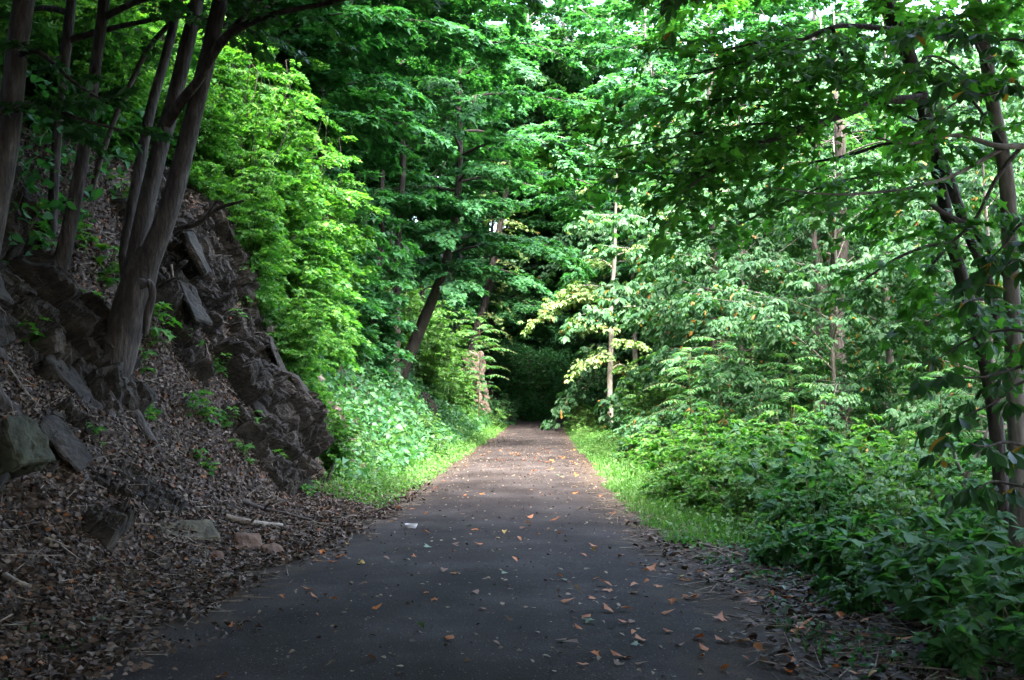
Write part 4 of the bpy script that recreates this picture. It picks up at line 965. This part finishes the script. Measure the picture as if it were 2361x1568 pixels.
for k, (x, y, s, lb) in enumerate(((1.0, 70.3, .9, 'dark bush on the shaded hill foot straight ahead'), (3.2, 70.5, 1.0, 'dark bush right of the hill foot'), (-1.2, 69, 1.1, 'dark bush left of the hill foot'), (5.4, 70.8, 1.1, 'dark bush at the shaded hill behind the light weeds'), (0.6, 73, 1.2, 'dark bush a little up the shaded hill'), (4, 74, 1.3, 'dark bush higher on the shaded hill'), (8, 71, 1.2, 'dark bush where the path disappears'))):
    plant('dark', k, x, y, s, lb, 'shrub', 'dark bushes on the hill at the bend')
for k in range(16):
    y = 13.2+k*1.9+R.uniform(-.6, .6); x = XA+XB*y+float(halfw(y))+R.uniform(.3, 1.1)
    plant('weed', k, x, y, R.uniform(.35, .7), 'little light green weed tuft growing in the right grass verge', 'weed_tuft', 'weed tufts in the right grass verge', 'weed')
for k in range(14):
    y = 18+k*2.2+R.uniform(-.7, .7); x = XA+XB*y-float(halfw(y))-R.uniform(.3, 1.2)
    plant('weed', k, x, y, R.uniform(.4, .8), 'light green weed tuft at the foot of the vine-covered left bank', 'weed_tuft', 'weed tufts below the left bank', 'weed')
# small seedlings on the litter slope
sd = [shrub('seedling%d' % k, 520+k, .28, .2, 5, .085, 70, 'maple_s', M['maple_b'], M['stem'], lift=.4, sub=.14, every=.08, stemr=.004) for k in range(3)]
for k, (X, Y, s, lb) in enumerate(((340, 780, 1.6, 'leafy seedling tucked against the forked trunk'), (325, 850, 1.1, 'seedling below the forked trunk foot'), (430, 800, 1.0, 'seedling at the top of the litter, by the rock ledge'), (455, 960, 1.1, 'seedling in the middle of the litter slope'), (520, 985, 1.0, 'seedling beside a dark rock rib'),
                                  (330, 960, .9, 'seedling under the rounded rock, left of the litter'), (610, 900, 1.2, 'seedling growing out of the rock ledge'), (560, 1060, 1.0, 'seedling at the foot of the ledge'), (640, 1080, 1.0, 'seedling near the lowest corner of the ledge'), (470, 1080, .8, 'pale seedling low on the litter slope'),
                                  (505, 860, 1.0, 'seedling high on the ledge'), (690, 1140, 1.1, 'seedling where the ledge meets the weeds'), (185, 750, 1.4, 'dim seedling left of the forked trunk'), (215, 1020, .8, 'dim seedling on the dark slope'), (590, 990, 1.0, 'seedling under the overhanging plates'), (480, 640, 1.3, 'leafy sprig on top of the rock ledge by the dead branch'), (545, 760, 1.1, 'leafy sprig halfway up the ledge edge'), (400, 620, 1.4, 'leafy sprig right beside the forked trunk, high on the ledge'), (40, 560, 1.8, 'dim leafy sprig at the left edge in front of the rock face'), (60, 800, 1.2, 'dim sprig low at the left edge'), (250, 640, 1.6, 'leafy sprig between the slim trunk and the forked trunk'), (200, 560, 1.5, 'leafy sprig above the slim trunk foot'), (285, 480, 1.5, 'leafy sprig behind the forked stems'), (660, 990, 1.0, 'leafy sprig at the right end of the ledge'))):
    p = on_ground(X, Y); sm, lm = sd[k % 3]
    o = empty('seedling', p, lb, 'seedling', 'seedlings on the left slope', R.uniform(0, 6), s)
    obj('stems', sm, o); obj('foliage', lm, o)
print('plants', time.time()-T0)

# ------------------------------------------------------------------ uncountable cover
def scatter(n, xr, yr, keep):
    x = R.uniform(*xr, n); y = R.uniform(*yr, n); k = keep(x, y); return x[k], y[k]
def gnormal(x, y):
    e = .05; return nrmz(np.stack([-(ground(x+e, y)-ground(x-e, y))/(2*e), -(ground(x, y+e)-ground(x, y-e))/(2*e), np.ones_like(x)], -1))
def cover(name, x, y, h, size, tmpl, mat, flat=.5, lift=.0, upw=.6):
    n = len(x); gn = gnormal(x, y)
    P = np.stack([x, y, ground(x, y)], -1)+(gn*.6+UP*.4)*(lift+h*R.uniform(0, 1, n)**1.3)[:, None]
    a = R.uniform(0, 2*PI, n); D = np.stack([np.cos(a), np.sin(a), R.normal(-.25, .25, n)], -1)
    L = Leaves(); L.add(P, D, gn*(1-upw)+UP*upw+R.normal(0, flat, (n, 3)), np.maximum(size, .03)*R.uniform(.6, 1.3, n))
    return tag(obj(name, L.mesh(name, tmpl, mat)), kind='stuff')
def UL(x, y): return -lateral(x, y)-halfw(y)
def UR(x, y): return lateral(x, y)-halfw(y)
# vines over the bank
x, y = scatter(160000, (-12, 3), (16.5, 60), lambda x, y: (UL(x, y) > .45) & (UL(x, y) < 5) & (y > 17.5+.6*np.clip(3-UL(x, y), -2, 3)*0) & (R.uniform(0, 1, len(x)) < np.clip(1.25-.16*UL(x, y), .1, 1)*np.where(y > 40, .5, 1)))
cl_ = fbm(p2(x, y, 1.1), 2, 4)
cover('vine_cover', x, y, .34+.3*np.clip(cl_, -.6, 1), .105*(1+.35*cl_), 'heart', M['vine'], .5, .03, .55)
# sunlit weeds at the left path edge
x, y = scatter(90000, (-5, 2.5), (15.2, 56), lambda x, y: (UL(x, y) > -.08+.12*fbm(p2(x, y, 1.5), 2, 8)) & (UL(x, y) < .9+.5*fbm(p2(x, y, .8), 2, 2)))
cover('weed_cover', x, y, .10+.28*np.clip(UL(x, y), 0, 1), .06, 'ovate', M['weed'], .45, .01, .7)
# right verge
x, y = scatter(60000, (.5, 5.5), (11.5, 56), lambda x, y: (UR(x, y) > -.05+.15*fbm(p2(x, y, 1.4), 2, 6)) & (UR(x, y) < 1.6) & (R.uniform(0, 1, len(x)) < np.clip(UR(x, y)*1.2+.15, .1, .8)))
cover('weed_cover', x, y, .05+.22*np.clip(UR(x, y), 0, 1.4), .06, 'ovate', M['weed'], .45, .01, .7)
# undergrowth: right woods floor, left hill, hill at the bend
x, y = scatter(110000, (1.5, 26), (13, 62), lambda x, y: (UR(x, y) > 1.4))
cover('undergrowth', x, y, 1.1, .17, 'ovate', M['buck'], .5, .02, .7)
x, y = scatter(190000, (-26, 0), (11, 64), lambda x, y: (UL(x, y) > 3.4)&(vnoise(p2(x, y, .8), 2) > -.45))
cover('undergrowth', x, y, 1.1, .15, 'ovate', M['maple'], .55, .02, .6)
x, y = scatter(230000, (-8, 18), (60, 80), lambda x, y: (UL(x, y) > .1))
hn = np.clip(.75+.6*fbm(p2(x, y, .55), 3, 71), .2, 1.4)
cover('undergrowth', x, y, hn, .17, 'ovate', M['maple'], .6, .02, .5)
# shade plants on the near soil
x, y = scatter(5200, (1.6, 5.5), (5.2, 12.5), lambda x, y: (UR(x, y) > .15) & (vnoise(p2(x, y, 2.2), 5) > -.05))
cover('ground_cover', x, y, .10, .05, 'ovate', M['maple'], .4, .005, .8)
x, y = scatter(2200, (-5.5, -1.6), (5.6, 10), lambda x, y: (UL(x, y) > .1) & (vnoise(p2(x, y, 1.7), 15) > .25))
cover('ground_cover', x, y, .06, .05, 'ovate', M['maple_d'], .4, .005, .8)
# grass blades
def grass(name, x, y, h, mat):
    n = len(x); P = np.stack([x, y, ground(x, y)], -1)
    a = R.uniform(0, 2*PI, n); s = np.stack([np.cos(a), np.sin(a), 0*a], -1); f = np.stack([-np.sin(a), np.cos(a), 0*a], -1)
    h = (h*R.uniform(.5, 1.2, n))[:, None]; w = h*.035+.002; b = R.uniform(.15, .7, n)[:, None]
    v = np.stack([P-s*w, P+s*w, P+UP*h*.6+f*h*b*.3+s*w*.8, P+UP*h*.6+f*h*b*.3-s*w*.8, P+UP*h*(1-.3*b)+f*h*b], 1)
    k = np.arange(n)[:, None]*5
    return tag(obj(name, mesh(name, v, k+np.array([[0, 1, 2, 3]]), k+np.array([[3, 2, 4]]), [mat])), kind='stuff')
x, y = scatter(90000, (.8, 5), (12, 52), lambda x, y: (UR(x, y) > .02+.18*fbm(p2(x, y, 1.6), 2, 6)) & (UR(x, y) < 1.15+.3*fbm(p2(x, y, .7), 2, 9)))
grass('grass', x, y, .10+.10*np.clip(UR(x, y), 0, 1), M['grass'])
x, y = scatter(60000, (-4, 1.5), (15.5, 54), lambda x, y: (UL(x, y) > .0+.15*fbm(p2(x, y, 1.3), 2, 7)) & (UL(x, y) < 1.1))
grass('grass', x, y, .09+.08*np.clip(UL(x, y), 0, 1), M['grass'])
x, y = scatter(5000, (1.5, 4.5), (5.2, 12.5), lambda x, y: (UR(x, y) > .1) & (vnoise(p2(x, y, 1.1), 25) > .05))
grass('grass', x, y, .08, M['maple'])
# leaf litter
def litter(name, x, y, size, mat, lift=.012, flat=.5, tm='ovate'):
    n = len(x); gn = gnormal(x, y); z = ground(x, y)
    onp = np.abs(lateral(x, y)) < halfw(y)
    z = z+np.where(onp, .04, 0)
    P = np.stack([x, y, z], -1)+gn*R.uniform(.2, 1, n)[:, None]*lift
    a = R.uniform(0, 2*PI, n); D = np.stack([np.cos(a), np.sin(a), 0*a], -1); D = D-gn*(D*gn).sum(1, keepdims=True)+R.normal(0, .18, (n, 3))
    L = Leaves(); L.add(P, D, gn+R.normal(0, flat, (n, 3)), size*R.uniform(.5, 1.3, n))
    return tag(obj(name, L.mesh(name, tm, mat, 1.15)), kind='stuff')
x, y = scatter(330000, (-9, -1), (4.8, 19), lambda x, y: (UL(x, y) > -.33+.42*fbm(p2(x, y, 1.2), 3, 33)) & (UL(x, y) < 4.5) & (R.uniform(0, 1, len(x)) < np.where(y < 16.5, 1, .35)*np.clip(UL(x, y)*1.1+.45, .1, 1)))
litter('leaf_litter', x, y, .05, M['litter'], .05, .85)
x, y = scatter(26000, (1.0, 6), (4.8, 14), lambda x, y: (UR(x, y) > -.2+.3*fbm(p2(x, y, 1.1), 3, 53)) & (R.uniform(0, 1, len(x)) < np.clip(UR(x, y)+.35, .05, .7)))
litter('leaf_litter', x, y, .07, M['litter'], .03, .45)
x, y = scatter(22000, (-3.5, 3.5), (4.8, 62), lambda x, y: (np.abs(lateral(x, y)) < halfw(y)+.1) & (R.uniform(0, 1, len(x)) < .25+.4*np.exp(-((y-27)/4)**2)+.35*np.clip((np.abs(lateral(x, y))/halfw(y)-.6)*2.5, 0, 1)))
litter('leaf_litter', x, y, .04, M['litter'], .008, .3)
x, y = scatter(2600, (-3.5, 3.5), (4.8, 45), lambda x, y: (np.abs(lateral(x, y)) < halfw(y)))
litter('leaf_crumbs', x, y, .042, M['tan'], .004, .2, 'ovate')
print('cover', time.time()-T0)

x, y = scatter(5200, (-7, 4), (4.8, 18), lambda x, y: ((UL(x, y) > -.3) & (UL(x, y) < 3.6)) | ((UR(x, y) > -.3) & (UR(x, y) < 1.5)))
g = Geo(); gn = gnormal(x, y); a_ = R.uniform(0, 2*PI, len(x)); dd = np.stack([np.cos(a_), np.sin(a_), 0*a_], -1); dd = nrmz(dd-gn*(dd*gn).sum(1, keepdims=True)+R.normal(0, .08, (len(x), 3)))
p0 = np.stack([x, y, ground(x, y)], -1)+gn*.035; ll = R.uniform(.05, .32, len(x))[:, None]
twigs(g, p0-dd*ll, p0+dd*ll, R.uniform(.003, .008, len(x)), .0025)
tag(obj('twig_litter', g.mesh('twig_litter', [M['wood']])), kind='stuff')
# fallen leaves one can count on the path
FL = []
for nm, mk, tm, lb, gr in (('orange', 'orange', 'ovate', 'orange-brown curled fallen leaf lying on the dark path', 'orange fallen leaves on the path'), ('orange', 'orange', 'maple_s', 'ragged orange fallen maple leaf on the dark path', 'orange maple leaves on the path'),
                           ('brown', 'brown', 'ovate', 'dull brown fallen leaf lying flat on the path', 'brown fallen leaves on the path'), ('tan', 'tan', 'lance', 'narrow pale tan fallen leaf on the path', 'pale tan leaves on the path'),
                           ('yellow', 'yellow', 'ovate', 'small golden yellow fallen leaf on the path', 'yellow fallen leaves on the path'), ('green', 'green', 'maple_s', 'greyish green fallen leaf lying on the path', 'grey-green fallen leaves on the path')):
    ms = []
    for k in range(3):
        V, T = TM[tm]; V = V.copy(); V[:, 2] = V[:, 2]*[-.6, 1.6, -1.2][k]+.05*R.normal(0, 1, len(V)); V[:, 2] -= V[:, 2].min()
        V[:, 0] -= .5; ms.append(mesh('fallen_leaf', V*.1, None, T, [M[mk]]))
    FL.append((ms, lb, gr))
wts = np.array([.34, .14, .32, .08, .05, .07])
for n_, xr, yr in ((90, (-1.9, 2.2), (6.3, 14)), (110, (.4, 2.9), (6.2, 10.5)), (40, (-1.6, 1.6), (14, 24)), (45, (-1.1, 1.9), (24, 31))):
    for k in range(n_):
        x = R.uniform(*xr); y = R.uniform(*yr)
        if abs(lateral(x, y)) > halfw(y)+(.15 if y > 10.5 else .9): continue
        w = wts if y < 24 else np.array([.5, .2, .2, .05, 0, .05])
        ms, lb, gr = FL[R.choice(6, p=w/w.sum())]
        o = obj('fallen_leaf', ms[R.integers(3)]); s = R.uniform(.55, 1.25)
        c = lateral(x, y)/halfw(y)
        o.location = (x, y, .012+.03*max(0, 1-c*c)+max(0, float(ground(x, y)))); o.rotation_euler = (R.normal(0, .12), R.normal(0, .12), R.uniform(0, 6.28)); o.scale = (s, s, s)
        tag(o, lb, 'fallen leaf', gr)

# white scrap, sticks, logs
p = on_ground(948, 1224); g = Geo()
a = np.linspace(0, 2*PI, 15)[:-1]
ring = lambda r, z, e=.75: np.stack([r*np.cos(a), r*e*np.sin(a), np.full(14, z)+.004*np.sin(3*a)], -1)
v = np.concatenate([ring(.055, .0), ring(.075, .045), ring(.07, .045), ring(.048, .008)])
q = np.concatenate([np.stack([k*14+np.arange(14), k*14+(np.arange(14)+1) % 14, (k+1)*14+(np.arange(14)+1) % 14, (k+1)*14+np.arange(14)], -1) for k in range(3)])
g.add(v, q)
o = obj('paper_cup', g.mesh('paper_cup', [M['paper']])); o.location = (p[0], p[1], p[2]+.035)
tag(o, 'crushed white paper cup scrap lying left of the path centre', 'litter')
for k, (a, w, mk, lb) in enumerate(((((1612, 1262), (1660, 1276), (1712, 1292)), 8, 'wood', 'long thin stick lying on the right path edge'), (((520, 1205), (580, 1218), (650, 1224)), 16, 'wood', 'short grey log lying at the foot of the leaf slope'),
                                   (((555, 1165), (610, 1185), (660, 1196), (720, 1210)), 12, 'bark_d', 'long dark branch on the litter by the path'), (((5, 835), (60, 915), (110, 965), (140, 985)), 9, 'wood', 'thin pale stick leaning down the dark left slope'),
                                   (((30, 1240), (100, 1248), (165, 1275)), 7, 'wood', 'pale bent stick on the near left litter'), (((10, 1345), (40, 1362), (70, 1370)), 18, 'wood', 'pale broken wood chunk at the left edge'),
                                   (((120, 1372), (230, 1384), (330, 1388), (440, 1378)), 5, 'wood', 'long thin twig across the litter at the lower left'), (((270, 1120), (300, 1140), (330, 1170)), 6, 'wood', 'short stick on the slope above the mossy slab'),
                                   (((400, 1098), (450, 1125), (520, 1160)), 6, 'bark_d', 'thin dark stick sloping down the litter'), (((395, 610), (402, 660), (415, 720), (425, 760)), 7, 'wood', 'bare root hanging down the bank right of the forked trunk'),
                                   (((0, 1368), (40, 1372), (90, 1377)), 9, 'wood', 'grey stick under the pale wood chunk'))):
    if 'root' in lb: pts = np.array([at(x, y, 14.6) for x, y in a])
    else:
        pts = np.array([on_ground(x, y) for x, y in a]); pts[:, 2] += wid(w, pts[0][1])*.6+.02
    g = Geo(); r = wid(w, pts[0][1])/2; tube(g, pts-pts[0], np.linspace(r, r*.6, len(pts)), 6, 4, .2, k)
    if k in (1, 2, 6): tube(g, (pts-pts[0])[1]+np.array([[0, 0, 0], [.05, -.12, .05], [.12, -.2, .1]]), [r*.5, r*.4, r*.2], 5, 2)
    o = obj('hanging_root' if 'root' in lb else 'fallen_stick', g.mesh('stick', [M[mk]])); o.location = pts[0]
    tag(o, lb, 'root' if 'root' in lb else 'stick', None if 'root' in lb else 'sticks on the ground')

# ------------------------------------------------------------------ camera, light, sky
cam = bpy.data.cameras.new('camera'); co = bpy.data.objects.new('camera', cam); COL.objects.link(co)
cam.lens = 40; cam.sensor_width = 36; cam.clip_end = 1000; cam.clip_start = .05
co.location = (0, 0, CAMZ); co.rotation_euler = (PI/2+TH, 0, 0); sc.camera = co
SUN = nrmz(np.array([.16, -.50, 1.0]))
el = math.asin(SUN[2]); az = math.atan2(SUN[0], SUN[1])
sun = bpy.data.lights.new('sun', 'SUN'); so = bpy.data.objects.new('sun', sun); COL.objects.link(so)
sun.energy = 1.2; sun.angle = math.radians(25.0); sun.color = (1, .975, .94)
from mathutils import Vector
so.rotation_euler = Vector([float(v) for v in SUN]).to_track_quat('Z', 'Y').to_euler()
w = bpy.data.worlds.new('World'); sc.world = w; w.use_nodes = True
nt = w.node_tree; nt.nodes.clear()
sky = nt.nodes.new('ShaderNodeTexSky'); sky.sky_type = 'NISHITA'; sky.sun_disc = False; sky.sun_elevation = el; sky.sun_rotation = az; sky.dust_density = 5.0; sky.ozone_density = .3
bg = nt.nodes.new('ShaderNodeBackground'); bg.inputs[1].default_value = .15
wo = nt.nodes.new('ShaderNodeOutputWorld'); nt.links.new(sky.outputs[0], bg.inputs[0]); nt.links.new(bg.outputs[0], wo.inputs[0])
sc.view_settings.view_transform = 'Standard'; sc.view_settings.look = 'None'; sc.view_settings.gamma = 1; sc.view_settings.exposure = 4.6
sc.render.engine = 'CYCLES'
sc.cycles.max_bounces = 8; sc.cycles.diffuse_bounces = 6; sc.cycles.glossy_bounces = 2; sc.cycles.transmission_bounces = 6; sc.cycles.use_denoising = True
sc.cycles.sample_clamp_indirect = 4
print('done', time.time()-T0, 'objects', len(sc.objects))
